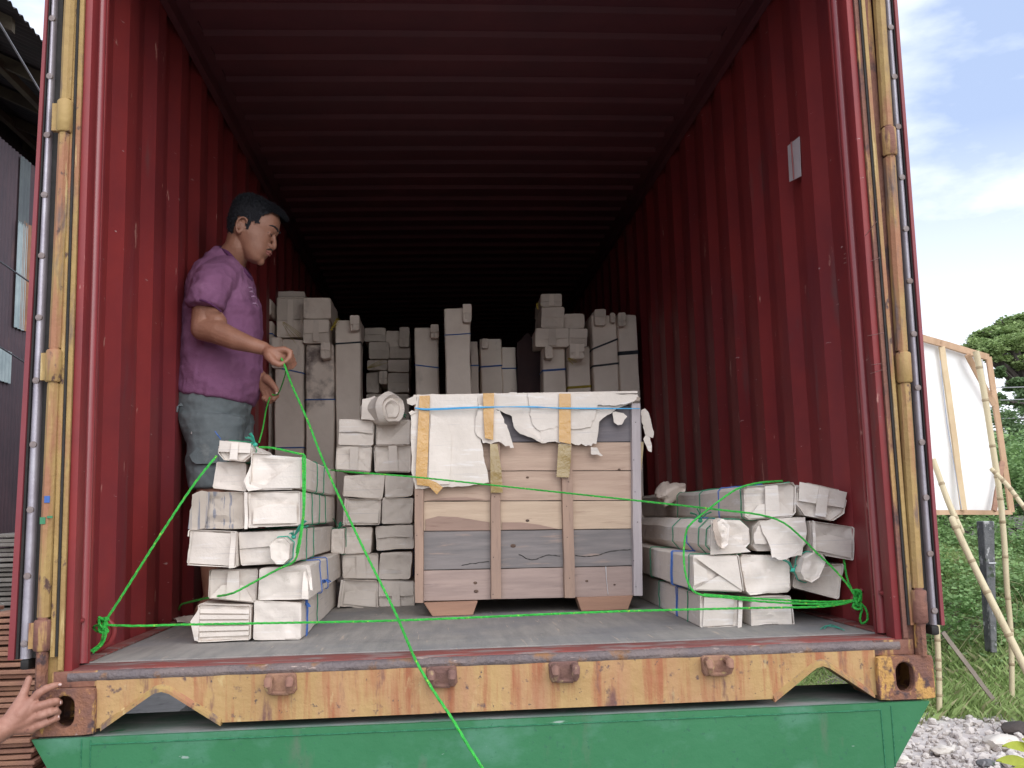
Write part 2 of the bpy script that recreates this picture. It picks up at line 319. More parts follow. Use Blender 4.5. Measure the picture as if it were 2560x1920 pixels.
# ================================================================ STRUCTURE: ground
GZ = -1.15
bm = bmesh.new()
GX = [-400, -60, -20, -8, -4, -2, 0, 2, 3, 4, 5, 6, 7.5, 9, 11, 14, 20, 60, 400]; GY = [-60, -10, -2, 0, 2, 4, 5, 6, 7, 8, 9, 10, 12, 14, 18, 25, 60, 700]
def gh(x, y):      # low bank rising behind the grass on the right
    s = max(0, min(1, (x*.55+y*.85-7.6)/4.0)); s = s*s*(3-2*s)
    return GZ+(1.05*s if x > 1.2 else 1.05*s*max(0, x/1.2))
gv = [[bm.verts.new((x, y, gh(x, y))) for x in GX] for y in GY]
for j in range(len(GY)-1):
    for i in range(len(GX)-1): bm.faces.new((gv[j][i], gv[j][i+1], gv[j+1][i+1], gv[j+1][i]))
struct(fin('ground', bm, GRND, None, 60))
bm = bmesh.new(); bx(bm, (-12, -3.5, GZ-.05), (1.35, 14, GZ+.012)); struct(fin('concrete_pavement', bm, CONC))
bm = bmesh.new(); bx(bm, (-12, 5.0, GZ+.016), (-2.25, 14, GZ+.20)); bevel_all(bm, .01); struct(fin('raised_concrete_kerb', bm, CONC))

# ================================================================ CONTAINER
FZ = .165; IX = 1.165; CL = 12.0; CEZ = 2.53
cont = thing('shipping_container', 'large open red shipping container with yellow end frame, loaded with wrapped parcels', 'shipping container', (0, 0, 0))
# corrugated side walls (real folds, with their own thickness)
def wall(side, name):
    bm = bmesh.new(); prof = []; y = .15; pitch = .325
    def pr(x, yy): prof.append((x*side, yy))
    pr(IX, .13)
    while y < CL-.4:
        pr(IX, y+.0); pr(IX, y+.10); pr(IX+.031, y+.1625); pr(IX+.031, y+.2625); y += pitch
    pr(IX, CL)
    pr2 = [(p[0]+side*.004, p[1]) for p in prof]
    for z0, z1 in ((FZ-.02, CEZ+.03),):
        nz_ = 14; rows = [[bm.verts.new((x+noise.noise(Vector((k*.9, yy*1.3, side)))*.0018, yy, z0+(z1-z0)*k/nz_)) for x, yy in prof] for k in range(nz_+1)]
        for a, b in zip(rows, rows[1:]):
            for i in range(len(prof)-1): bm.faces.new((a[i], a[i+1], b[i+1], b[i]))
        rows2 = [[bm.verts.new((x, yy, z)) for x, yy in pr2] for z in (z0, z1)]
        for i in range(len(prof)-1): bm.faces.new((rows2[0][i+1], rows2[0][i], rows2[1][i], rows2[1][i+1]))
    return fin(name, bm, REDI, cont, 20, False)
wl = wall(-1, 'side_wall'); wr = wall(1, 'side_wall')
wl['label'] = 'bright red corrugated side wall on the left'; wr['label'] = 'dark red corrugated side wall on the right'
# roof with cross corrugations
bm = bmesh.new(); prof = [(.12, CEZ+.02)]; y = .95-.2147*3
while y < CL-.3:
    prof += [(y-.012, CEZ+.02), (y+.004, CEZ), (y+.095, CEZ), (y+.111, CEZ+.02)]; y += .2147
prof.append((CL, CEZ+.02))
xs = [-1.09, -.7, -.35, 0, .35, .7, 1.09]
rows = [[bm.verts.new((x, yy, z+.006*(1-(x/1.09)**2))) for yy, z in prof] for x in xs]
for a, b in zip(rows, rows[1:]):
    for i in range(len(prof)-1): bm.faces.new((a[i], a[i+1], b[i+1], b[i]))
for s in (-1, 1):
    bx(bm, (s*1.0905, .12, CEZ+.012), (s*1.19, CL, CEZ+.024)); bx(bm, (s*1.135, .12, CEZ-.05), (s*1.163, CL, CEZ+.010))
bx(bm, (-1.21, .0, CEZ+.034), (1.21, CL, CEZ+.05))
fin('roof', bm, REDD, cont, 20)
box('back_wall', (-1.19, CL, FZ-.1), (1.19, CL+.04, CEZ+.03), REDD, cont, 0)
# floor
bm = bmesh.new(); bx(bm, (-1.165, .155, FZ-.03), (1.165, CL, FZ)); fin('floor', bm, FLOOR, cont, 0)
bm = bmesh.new()
for s in (-1, 1):          # floor edge angle
    bx(bm, (s*1.120, .16, FZ+.0015), (s*1.164, CL, FZ+.006))
fin('floor_edge_angle', bm, SILL, cont, 0)
# sill : red step, steel lip, yellow beam with two arched pockets
bm = bmesh.new(); bx(bm, (-1.149, .035, FZ-.035), (1.149, .153, FZ-.003)); bevel_all(bm, .003); fin('sill_plate', bm, SILL, cont)
bm = bmesh.new(); tube(bm, [(-1.135+2.27*k/60, .032+.0015*noise.noise(Vector((k*.5, 0, 0))), FZ-.021+.0015*noise.noise(Vector((k*.4, 5, 0)))) for k in range(61)], .0155, 12); fin('sill_lip', bm, LIP, cont)
outer = [(-1.057, .000), (-1.045, .010)]
def arch(x0, xa, x1, za):
    pts = []
    for k in range(0, 17):
        t = k/16; x = x0+(x1-x0)*t
        hl = (x-x0)/(xa-x0) if x < xa else (x1-x)/(x1-xa)
        hl = hl if hl < .84 else .84+.10*(1-math.exp(-(hl-.84)/.10*1.1))
        pts.append((x, .014+(za-.014)*hl))
    return pts
aL = arch(-1.043, -.892, -.735, .116); aR = arch(.762, .903, 1.047, .113)
bm = bmesh.new()
bot = [(-1.06, .012)]+aL+aR+[(1.06, .012)]; top = FZ-.026
nb = len(bot); yb0, yb1 = .020, .030
def strip(yy):
    return [bm.verts.new((x, yy, z)) for x, z in bot], [bm.verts.new((x, yy, top)) for x, z in bot]
fa, fb = strip(yb0); ga, gb = strip(yb1)
for i in range(nb-1):
    bm.faces.new((fa[i], fa[i+1], fb[i+1], fb[i])); bm.faces.new((ga[i+1], ga[i], gb[i], gb[i+1])); bm.faces.new((fa[i+1], fa[i], ga[i], ga[i+1]))
bx(bm, (-1.06, .031, FZ-.05), (1.06, .15, FZ-.040))
fin('sill_beam', bm, YELB, cont, 25)
bm = bmesh.new()
for a in (aL, aR):                       # folded rim of each pocket
    rings = [];
    for (x, z) in a: rings.append([(x, .008, z+.001), (x, .022, z+.013), (x, .15, z+.010), (x, .15, z-.001), (x, .008, z-.007)])
    loft(bm, rings, True, True); fin('pocket_rim', bm, YEL, cont, 30); bm = bmesh.new()
bm.free()
bm = bmesh.new(); bx(bm, (-.72, .10, .012), (.745, .15, FZ-.052)); fin('beam_web', bm, RUSTD, cont, 0)
bm = bmesh.new()
for k in range(14): bx(bm, (-1.15, .45+k*.6, .03), (1.15, .50+k*.6, FZ-.032))
fin('cross_members', bm, RUSTD, cont, 0)
bm = bmesh.new()
for s in (-1, 1): bx(bm, (s*1.14, .18, -.002), (s*1.205, CL, FZ-.032))
fin('bottom_side_rail', bm, RUSTD, cont, 0)
# corner castings with their oval holes
def casting(s, z0=0.):
    x0, x1 = (s*1.057, s*1.219); xa, xb = min(x0, x1), max(x0, x1); cx = (xa+xb)/2-.004*s; cz = z0+.061
    bm = bmesh.new(); N = 32
    def ring(kind, y, k=1.):
        pts = []
        for i in range(N):
            a = 2*math.pi*i/N
            c, s_ = math.cos(a), math.sin(a)
            if kind == 'o':
                m_ = max(abs(c), abs(s_)); px, pz = c/m_*.081, s_/m_*.059; rr_ = .006
                if abs(abs(c)-abs(s_)) < .02: px -= math.copysign(rr_*.4, px); pz -= math.copysign(rr_*.4, pz)
                pts.append(((xa+xb)/2+px*k, y, z0+.059+pz*k))
            else:
                hw, hh = .0255, .040
                px = hw*c; pz = (hh-hw)*(1 if s_ > 0 else -1)+hw*s_ if abs(s_) > .05 else hw*s_
                pts.append((cx+px*k, y, cz+pz*k))
        return pts
    seqs = [ring('o', .178, 1), ring('o', .003, 1), ring('o', 0, .975), ring('h', 0, 1.12), ring('h', .003, 1.02), ring('h', .028, 1.0), ring('o', .028, .72), ring('o', .170, .72)]
    loft(bm, seqs, True, True)
    return fin('corner_casting', bm, RUST, cont, 30)
casting(-1); casting(1)
for s in (-1, 1):
    bm = bmesh.new(); bx(bm, (s*1.057, 0, 2.473), (s*1.219, .178, 2.591)); bevel_all(bm, .005); fin('corner_casting', bm, RUST, cont)
box('door_header', (-1.056, .02, CEZ-.12), (1.056, .12, CEZ+.03), YEL, cont, .004)
# corner posts: yellow outer face, red inner return with groove, hinge rods and lugs
def post(s):
    Z0, Z1 = .12, 2.47
    bm = bmesh.new(); bx(bm, (s*1.150, .030, Z0), (s*1.207, .170, Z1)); bevel_all(bm, .004, 2)
    fin('corner_post', bm, YEL if s < 0 else EDGE, cont)
    bm = bmesh.new(); bx(bm, (s*1.0585, .022, .1185), (s*1.176, .0335, .160)); bevel_all(bm, .003); fin('post_foot', bm, EDGE, cont)
    bm = bmesh.new(); bx(bm, (s*1.149, .022, Z0+.045), (s*1.161, .0295, Z1)); fin('post_edge_strip', bm, YEL if s < 0 else EDGE, cont)
    bm = bmesh.new(); bx(bm, (s*1.1615, .016, Z0+.08), (s*1.167, .0295, Z1)); fin('door_seal_strip', bm, DARK, cont); bm = bmesh.new(); bx(bm, (s*1.1675, .012, Z0+.08), (s*1.178, .0295, Z1)); fin('post_flange', bm, YEL, cont)
    bm = bmesh.new(); bx(bm, (s*1.128, .032, FZ-.01), (s*1.1495, .088, Z1)); bx(bm, (s*1.146, .089, FZ-.01), (s*1.160, .118, Z1)); bx(bm, (s*1.126, .150, FZ-.01), (s*1.1640, .166, Z1))
    bevel_all(bm, .003); fin('inner_post_return', bm, REDI, cont)
    bm = bmesh.new(); tube(bm, [(s*1.139, .131, FZ+.002+(Z1-FZ)*k/12) for k in range(13)], .0155, 20); fin('lashing_bar', bm, mat('glossy_red_bar', (.32, .05, .055), (.26, .045, .05), 4, .32, .04, 20, spec=.8), cont)
    bm = bmesh.new(); tube(bm, smooth_path([(s*1.146, .070, .285), (s*1.130, .098, .283), (s*1.139, .125, .284)]), .007, 8); fin('lashing_bar_bracket', bm, REDI, cont)
    # hinge rod between lugs; positions measured on the photo
    if s < 0: X = lambda z: -1.198+(z-.25)*.008; lugs = [(.218, .298), (.930, 1.019), (1.640, 1.734)]
    else: X = lambda z: 1.194+(z-.25)*.016; lugs = [(.206, .297), (.887, .976), (1.573, 1.660)]
    lugs.append((2.28, 2.37)); prev = .11
    for k, (a, b) in enumerate(lugs):
        lo = prev+.006; hi = a-.004; n = 10; bm = bmesh.new()
        ww = .0165 if k else .014; rings = []
        for j in range(n+1):
            z = lo+(hi-lo)*j/n; x = X(z); q = ww*(1+.05*noise.noise(Vector((s, z*6, k))))
            rings.append([(x-q, .020, z), (x-q*.9, .004, z), (x-q*.35, -.006, z), (x+q*.4, -.006, z), (x+q*.9, .004, z), (x+q, .020, z), (x+q*.5, .029, z), (x-q*.5, .029, z)])
        loft(bm, rings); bmesh.ops.bevel(bm, geom=[e for e in bm.edges if e.is_boundary], offset=.001, segments=1)
        fin('hinge_blade', bm, YEL if k else RUST, cont, 30)
        bm = bmesh.new(); rr = .021
        tube(bm, [(X(a), .006, a), (X(a), .006, a+.004), (X(b), .006, b-.004), (X(b), .006, b)], [rr*.86, rr, rr, rr*.86], 18)
        tube(bm, [(X(a), .006, a-.007), (X(a), .006, a+.001)], rr*.62, 12); tube(bm, [(X(b), .006, b-.001), (X(b), .006, b+.007)], rr*.62, 12)
        lx = X(a); bx(bm, (lx-.017, .008, a+.008), (lx+.017, .0295, b-.008))
        if s < 0: bx(bm, (lx-.034, .004, a+.006), (lx-.018, .020, b-.008))
        fin('hinge_lug', bm, [EDGE, YEL, EDGE, YEL][k] if s > 0 else [EDGE, YEL, YEL, YEL][k], cont, 40)
        prev = b
    if s < 0:
        for (nm, m_, z0, z1, xo) in (('paint_mark', BLUEM, .604, .622, .003), ('paint_mark', GREENM, .548, .566, -.006), ('paint_mark', GREENM, .563, .569, .012)):
            x = X(z0)+xo; bm = bmesh.new(); bx(bm, (x-.007, -.0085, z0), (x+.007, -.0062, z1)); fin(nm, bm, m_, cont, 0)
post(-1); post(1)
# doors folded right back along the outside of the container
def door(s):
    if s < 0: xi0, xi1, xo0, xo1 = -1.211, -1.219, -1.290, -1.259
    else: xi0, xi1, xo0, xo1 = 1.224, 1.238, 1.272, 1.286
    zb, zt = .195, 2.45
    def X(t, z): f = (z-.2)/1.86; return (xi0+(xi1-xi0)*f)*(1-t)+(xo0+(xo1-xo0)*f)*t
    d = bpy.data.objects.new('door_root', None); bpy.data.objects.remove(d)
    def slab(name, t0, t1, y0, y1, m, z0=zb, z1=zt, rnd=0, par=None):
        bm = bmesh.new(); n = 12; rings = []
        for j in range(n+1):
            z = z0+(z1-z0)*j/n; a, b = X(t0, z), X(t1, z); dy = 0
            if rnd:
                mid = (a+b)/2; h = (b-a)/2; rings.append([(mid+h*math.cos(q), y0+rnd-rnd*math.sin(q), z) for q in [math.pi*i/8 for i in range(9)]]+[(a, y1, z), (b, y1, z)])
            else: rings.append([(a, y0, z), (b, y0, z), (b, y1, z), (a, y1, z)])
        loft(bm, rings); return fin(name, bm, m, par or cont, 30)
    dr = slab('door', .80, 1.0, .022, 1.18, RED); dr['label'] = 'red door swung right back along the outside wall'
    slab('door_panel', .12, .78, .09, 1.17, RED, par=dr)
    slab('rubber_seal', .0, .35, .050, .088, DARK, par=dr)
    slab('rubber_seal', .71, .79, .030, .088, DARK, par=dr)
    slab('gasket_rail', .36, .70, .030, .088, STEEL, rnd=.012, par=dr)
    zs = [.235+.176*k for k in range(12)] if s < 0 else [.235+.160*k for k in range(13)]
    for z in zs:
        x = X(.53, z); bm = bmesh.new(); tube(bm, [(x, .034, z), (x, .0285, z), (x, .0275, z)], [.0095, .009, .005], 14); fin('rivet', bm, mat('dull_rivet', (.26, .22, .22), (.20, .15, .14), 20, .6, .4, 90), dr, 40)
    bm = bmesh.new(); x = X(.50, zb); bx(bm, (x-.012, .030, zb-.028), (x+.012, .085, zb-.001)); bevel_all(bm, .006); fin('gasket_end', bm, DARK, dr)
door(-1); door(1)
# lock keepers on the sill beam
for x, z in ((-.579, .108), (-.151, .110), (.182, .110), (.605, .111)):
    bm = bmesh.new(); hw = .040
    rings = [[(x+a*hw*k, yy, z+b*.026*k) for a, b in ((-.8, -1), (.8, -1), (1, -.6), (.95, .8), (.85, 1), (-.85, 1), (-1, .8), (-.95, -.6))] for yy, k in ((.0195, 1.06), (.010, 1.0), (.008, .94))]
    loft(bm, rings)
    for sx in (-1, 1):
        tube(bm, [(x+sx*.027, .010, z+.016), (x+sx*.028, -.022, z+.014), (x+sx*.027, -.026, z+.002), (x+sx*.026, -.018, z-.016)], [.010, .0115, .011, .007], 10)
    tube(bm, [(x-.022, .0, z-.020), (x+.022, .0, z-.022)], .006, 8)
    fin('lock_keeper', bm, mat('keeper_rust', (.23, .125, .095), (.16, .085, .075), 20, .8, .6, 60, layers=[((.36, .25, .14), 30, .60, .68, V1)]) if x > -.4 and x < .4 else mat('keeper_paint', (.34, .19, .12), (.24, .12, .09), 20, .75, .5, 60, layers=[((.45, .33, .14), 30, .58, .68, V1)]), cont, 35)
# lashing rings at the two bottom corners
bm = bmesh.new(); tube(bm, smooth_path([(-1.158, .30, .175), (-1.120, .30, .20), (-1.108, .30, .235), (-1.128, .30, .262), (-1.158, .30, .262)]), .008, 10); fin('lashing_ring', bm, REDI, cont)
bm = bmesh.new(); tube(bm, smooth_path([(1.160, .30, .20), (1.132, .30, .215), (1.128, .30, .25), (1.160, .30, .275)]), .008, 10); fin('lashing_ring', bm, REDI, cont)
# worn chalk marks and a folded label on the right wall
q = [at(1969, 365, x=1.160), at(1998, 341, x=1.160), at(2003, 440, x=1.160), at(1973, 455, x=1.160)]
lab = sheet('paper_label', q, PAPER, cont, .0012, .001, 2); lab['label'] = 'white paper label stuck high on the red wall'
m0, m1 = (q[0].lerp(q[1], .40), q[3].lerp(q[2], .42)); bm = bmesh.new()
bx(bm, (m0.x-.005, m0.y-.004, min(m0.z, m1.z)), (m0.x-.0026, m0.y+.004, max(m0.z, m1.z))); fin('label_crease', bm, PINKP, lab, 0)
def scratch(pts, xw, r=.0012, name='chalk_scratch'):
    bm = bmesh.new(); tube(bm, [at(px, py, x=xw) for px, py in pts], r, 5, flat=1); fin(name, bm, CHALK, cont)
R2 = crop(1500, 500, 2.2125)
for p in ([(1350, 300), (1380, 285)], [(1348, 325), (1378, 312)], [(1350, 350), (1380, 338)], [(1362, 285), (1365, 350)]): scratch([R2(*a) for a in p], 1.163)
for p in ([(1480, 752), (1570, 735)], [(1495, 960), (1560, 940)], [(1500, 912), (1555, 905)], [(1465, 200), (1530, 120)], [(1495, 340), (1545, 320)]): scratch([R2(*a) for a in p], 1.126, .001)

# ================================================================ TRAILER
tr = thing('container_trailer', 'green painted steel trailer chassis carrying the container, its wide rear bolster in front', 'trailer', (0, 0, GZ))
bm = bmesh.new()
pts = [(-1.209, -.0035), (1.190, -.0035), (1.075, -.178), (.86, -.40), (-.86, -.40), (-.955, -.32), (-1.165, -.080)]
pts = [(-1.209, -.0035), (1.192, -.0035), (1.192, -.008), (1.02, -.26), (.93, -.42), (-.90, -.42), (-1.02, -.33)]
loft(bm, [[(x, yy, z) for x, z in pts] for yy in (-.010, .002)])
fin('bolster_front_plate', bm, GREEN, tr, 20)
bm = bmesh.new(); bx(bm, (-1.20, .0025, -.40), (1.185, .30, -.0045)); 
for v in bm.verts:
    if v.co.z < -.3: v.co.x *= .74
fin('bolster_box', bm, GDUST, tr, 0)
bm = bmesh.new(); tube(bm, [(-1.06+2.11*k/90, -.0105, -.021+.0012*noise.noise(Vector((k*.7, 0, 0)))) for k in range(91)], [.0022+.0008*noise.noise(Vector((k*1.3, 2, 0))) for k in range(91)], 6)
tube(bm, [(1.052+.004*(k/20)-.0, -.0105, -.021-.38*k/20) for k in range(21)], .0022, 6); tube(bm, [(1.082, -.0105, -.012-.16*k/20) for k in range(21)], .0020, 6)
tube(bm, [(-1.060, -.0105, -.01-.36*k/20) for k in range(21)], .0018, 6); tube(bm, [(-1.083, -.0105, -.006-.30*k/20) for k in range(21)], .0018, 6)
fin('weld_bead', bm, mat('weld_bead_paint', (.018, .13, .06), (.03, .19, .09), 60, .45, .5, 100, layers=[((.30, .40, .36), 22, .66, .72, V1)]), tr)
for s in (-1, 1):
    bm = bmesh.new(); bx(bm, (s*.42, .31, -.42), (s*.56, CL, -.10)); bx(bm, (s*.38, .31, -.10), (s*.60, CL, -.085)); fin('chassis_rail', bm, GREEN, tr, 0)
for k in range(5): box('chassis_cross_beam', (-.41, 1.5+k*2, -.30), (.41, 1.6+k*2, -.12), GREEN, tr, .004)
for yy in (2.2, 3.5):
    for s in (-1, 1):
        bm = bmesh.new(); rings = []
        for xo, r in ((0, .30), (.02, .44), (.05, .49), (.25, .49), (.28, .44), (.30, .30)):
            rings.append([(s*(.80+xo), yy+r*math.cos(2*math.pi*i/36), GZ+.50+r*math.sin(2*math.pi*i/36)) for i in range(36)])
        loft(bm, rings); fin('wheel', bm, BLACKM, tr, 30)
    box('axle', (-.8, yy-.05, GZ+.45), (.8, yy+.05, GZ+.55), BLACKM, tr, .01)
# a hanging fold: mudflap behind the bolster (dark shape seen through the left pocket)
box('mudflap', (-.76, .9, -.50), (-.50, .93, -.02), DARK, tr, .004)

# ================================================================ PARCELS
def parcel(name, label, quad, y0, Ln, group, end='plain', straps=(), m=None, seed=0, r=.0045, wob=.004, dx=0., dz=0., tilt=0., rings=14, cat='parcel', flaps=True, knot=None):
    """long object wrapped in grey cardboard; quad = its front end (TL TR BR BL) in the plane y=y0"""
    m = m or CARD; rd = random.Random(seed*7+3)
    TL, TR, BR, BL = [at(px, py, y=y0) for px, py in quad]
    base = (BL+BR)/2
    root = thing(name, label, cat, base, group)
    def uv(u, v, y=0.):      # u 0..1 left-right, v 0..1 bottom-top, y outward negative
        p = (BL*(1-u)+BR*u)*(1-v)+(TL*(1-u)+TR*u)*v
        t = (y)
        return Vector((p.x+dx*t, p.y+t+tilt*(u-.5)*(1 if t <= 0.02 else 0), p.z+dz*t))
    W = ((TR-TL).length+(BR-BL).length)/2; H = ((TL-BL).length+(TR-BR).length)/2
    ru, rv = r/W, r/H; per = []
    def edge(a, b, n): return [(a[0]+(b[0]-a[0])*k/n, a[1]+(b[1]-a[1])*k/n) for k in range(n)]
    c8 = [(ru, 0), (1-ru, 0), (1, rv), (1, 1-rv), (1-ru, 1), (ru, 1), (0, 1-rv), (0, rv)]
    for i in range(8):
        a, b = c8[i], c8[(i+1) % 8]; per += edge(a, b, 6 if i % 2 == 0 else 2)
    so = Vector((seed*3.7, seed*1.3, 0)); bm = bmesh.new(); R_ = []
    def disp(p, amp, sc=9): return Vector((noise.noise(p*sc+so), 0, noise.noise(p*sc+so+Vector((7, 7, 7)))))*amp+Vector((noise.noise(p*31+so), noise.noise(p*27-so)*.5, noise.noise(p*29+so*2)))*.0022
    ts = [0, .004, .02]+[Ln*k/rings for k in range(1, rings)]+[Ln]
    for t in ts:
        k = .985 if t == 0 else 1.; ring = []
        for (u, v) in per:
            p = uv(.5+(u-.5)*k, .5+(v-.5)*k, t); ring.append(p+disp(Vector((p.x, p.y*.6, p.z)), wob))
        R_.append(ring)
    VR = loft(bm, R_, True, False); first = VR[0]; n = len(first)
    cx = [Vector(p) for p in R_[0]]; cen = sum(cx, Vector())/n; prev = first
    for k in (.93, .80, .64, .46, .26):
        cur = []
        for p in cx:
            q = cen.lerp(p, k); q.y += .009*noise.noise(q*22+so)+.004*noise.noise(q*55+so)+(.004 if k < .7 else .001); cur.append(bm.verts.new(q))
        for i in range(n): bm.faces.new((prev[i], cur[i], cur[(i+1) % n], prev[(i+1) % n]))
        prev = cur
    c = bm.verts.new(cen+Vector((0, .004, 0)))
    for i in range(n): bm.faces.new((prev[i], c, prev[(i+1) % n]))
    bm.faces.new(VR[-1])
    fin('wrapping', bm, m, root, 28)
    def flap(poly, off=.006, name='flap', wobf=.0025, th=.0028, mm=None, lift=None):
        off = off*1.6+.004
        return sheet(name, [uv(u, v, -off) for u, v in poly], mm or m, root, th, wobf, 2, 18, seed, lift)
    J = lambda a: a+rd.uniform(-.04, .04)
    if end == 'diag': flap([(.02, .03), (.97, .03), (.97, J(.96)), (.90, .93), (J(.30), .12), (.02, J(.20))])
    elif end == 'diagl': flap([(.03, .97), (.97, .03), (.5, .02), (.03, .02)]) ; 
    elif end == 'env':
        flap([(.03, .97), (J(.55), J(.45)), (.97, .06), (.97, .97)]); flap([(.03, .04), (.97, .04), (J(.55), J(.50))], .002)
        flap([(.0, .15), (.0, .85), (.28, .60), (.28, .32)], .009)
    elif end == 'layer':
        flap([(-.03, -.03), (.03, -.03), (.05, .99), (-.01, 1.02)], .022, wobf=.006); flap([(.03, .02), (.07, .0), (.09, .96), (.06, .98)], .012, wobf=.005)
        flap([(.10, .10), (.95, .06), (.95, .60), (.45, .66), (.12, .52)], .003)
    elif end == 'layerr':
        flap([(.90, -.02), (1.0, 0), (1.03, .98), (.93, 1.0)], .022, wobf=.008); flap([(.06, .05), (.86, .03), (.88, .94), (.1, .95)], .002)
    elif end == 'tuck': flap([(.03, .03), (.97, .03), (J(.72), J(.48)), (J(.30), J(.45))]); flap([(J(.40), .03), (J(.66), .03), (.63, .97), (.40, .97)], .010)
    elif end == 'fold': flap([(.02, .40), (.98, .46), (.98, .98), (.02, .98)], .004); flap([(.38, .05), (.62, .05), (.60, .95), (.40, .95)], .009)
    elif end == 'ridges':
        for k in range(5): z = .12+k*.16; flap([(.03, z), (.97, z+.01), (.97, z+.13), (.03, z+.12)], .002+.002*(k % 2), wobf=.001)
        flap([(-.14, .55), (-.03, .78), (.03, .95), (.02, .02), (-.05, .04)], .006)
    elif end == 'plainf': flap([(.02, .50), (.5, .53), (.98, .47), (.98, .97), (.02, .97)], .001)
    if end in ('layer', 'layerr', 'lip', 'tuck', 'diag', 'ridges', 'fold', 'env'):     # wrapper edge standing proud of the end
        a = rd.uniform(.010, .022); bm = bmesh.new(); K = len(per); rr_ = []
        for i, (u, v) in enumerate(per):
            o1, o2 = uv(.5+(u-.5)*1.015, .5+(v-.5)*1.015, .03), uv(.5+(u-.5)*1.02, .5+(v-.5)*1.02, -a*(.55+.6*noise.noise(Vector((i*.33, seed, 0)))))
            i2, i1 = uv(.5+(u-.5)*.985, .5+(v-.5)*.985, -a*(.5+.6*noise.noise(Vector((i*.33, seed, 0))))), uv(.5+(u-.5)*.985, .5+(v-.5)*.985, .03)
            rr_.append([o1, o2, i2, i1])
        s0, s1 = {'diag': (20, 38), 'env': (8, 17), 'layer': (2, 34), 'layerr': (0, 26)}.get(end, (22, 58))
        rr_ = [rr_[k % K] for k in range(s0, s1)]
        if len(rr_) > 3: loft(bm, rr_, True, True); fin('wrapper_edge', bm, m, root, 30)
    for t, tm in straps:
        bm = bmesh.new(); rg = []
        for (u, v) in per:
            p = uv(.5+(u-.5)*(1+.004/W*1.6), .5+(v-.5)*(1+.004/H*1.6), t); p += disp(Vector((p.x, p.y*.6, p.z)), wob); p.y += .006*noise.noise(Vector((u*3, v*3, t*9+seed))); rg.append(p)
        pts = rg+[rg[0]]; tube(bm, pts, .0022, 6, flat=.8); fin('twine', bm, tm, root)
    if knot:
        u, v, t, km = knot; p = uv(u, v, t); bm = bmesh.new(); ellip(bm, p, (.008, .008, .007), seg=8)
        for k in range(4):
            e = p+Vector((rd.uniform(-.05, .05), rd.uniform(-.03, .01), rd.uniform(-.01, .05))); mm_ = p.lerp(e, .5)+Vector((0, -.006, .008))
            tube(bm, [p, mm_, e], [.003, .006, .007], 5, flat=.25)
        fin('twine_knot', bm, km, root)
    return root, uv, flap
def Q(c, *pts): return [c(*p) for p in pts]
GL, GM, GR, GB, GT = 'wrapped parcels in the left front pile', 'wrapped parcels in the middle pile', 'wrapped parcels in the right front pile', 'tall parcels standing at the back', 'small parcels lying on the back stack'
yl = .47
parcel('cardboard_parcel', 'bottom left parcel of the left front pile, its end ridged with cardboard strips', Q(C4, (160, 1300), (520, 1312), (515, 1543), (152, 1558)), yl+.015, .62, GL, 'ridges', seed=1, dx=-.02)
parcel('cardboard_parcel', 'bottom right parcel of the left front pile, tied with blue twines', Q(C4, (543, 1278), (866, 1292), (866, 1546), (531, 1550)), yl, 1.12, GL, 'plain', [(.10, TWB), (.125, TWB), (.42, TWG)], seed=2, knot=(1.0, .9, .10, TWB), dx=-.01)
parcel('cardboard_parcel', 'shaded parcel second from the bottom in the left pile, crumpled paper tucked in its end', Q(C4, (236, 1064), (566, 1058), (552, 1290), (230, 1258)), yl+.05, .60, GL, 'tuck', seed=3, dx=-.02)
p, uv, flap = parcel('cardboard_parcel', 'left pile parcel with an overhanging side flap, second from the bottom', Q(C4, (577, 1052), (918, 1030), (925, 1268), (562, 1272)), yl+.004, 1.12, GL, 'plain', [(.30, TWB), (.52, TWB)], seed=4, knot=(1.04, .30, .36, TWB), dx=-.01)
flap([(.96, 1.03), (1.04, 1.0), (1.08, .28), (1.03, .30), (.99, .70)], .012, wobf=.006); flap([(.86, .05), (.99, .02), (1.0, .95), (.90, .80)], .006, wobf=.008)
parcel('cardboard_parcel', 'leftmost parcel of the third row in the left pile, open layered flap on its right', Q(C4, (93, 785), (420, 800), (416, 1045), (74, 1026)), yl, .62, GL, 'layerr', seed=5, dx=-.02)
parcel('cardboard_parcel', 'plain recessed parcel in the middle of the third row of the left pile', Q(C4, (428, 800), (835, 785), (830, 1010), (440, 1038)), yl+.02, 1.05, GL, 'plainf', [(.22, TWG), (.40, TWG)], seed=6)
parcel('small_parcel', 'small blunt block tied with green twine sticking out of the left pile third row', Q(C4, (645, 850), (795, 838), (778, 1028), (655, 1026)), yl-.045, .07, GL, 'plain', [(.055, TWT)], seed=7, r=.018, knot=(1.0, 1.0, .055, TWT))
p, uv, flap = parcel('cardboard_parcel', 'stained parcel with printed lines and a torn left edge in the left pile', Q(C4, (150, 520), (474, 532), (476, 778), (106, 776)), yl+.008, .60, GL, 'plain', seed=8, dx=-.02, m=mat('stained_cardboard', (.52, .46, .40), (.42, .36, .31), 4, .85, .4, 22, bdist=.006, layers=[((.22, .22, .25), 60, .52, .58, (1.6, 1, .03)), ((.64, .58, .50), 3, .6, .63, V1)]))
sheet('flap', jag([uv(-.08, .90, -.012), uv(.10, 1.02, -.012), uv(.28, .98, -.012), uv(.25, .0, -.010), uv(-.04, -.02, -.014), uv(-.06, .40, -.016)], .004, 5, 3), MATS['stained_cardboard'], p, .003, .003)
parcel('cardboard_parcel', 'big parcel with thick layered wrapper edges on its left, fourth row of the left pile', Q(C4, (490, 530), (852, 520), (856, 752), (500, 772)), yl, 1.12, GL, 'layer', [(.30, TWG), (.52, TWG), (.74, TWG)], seed=9, dx=-.01)
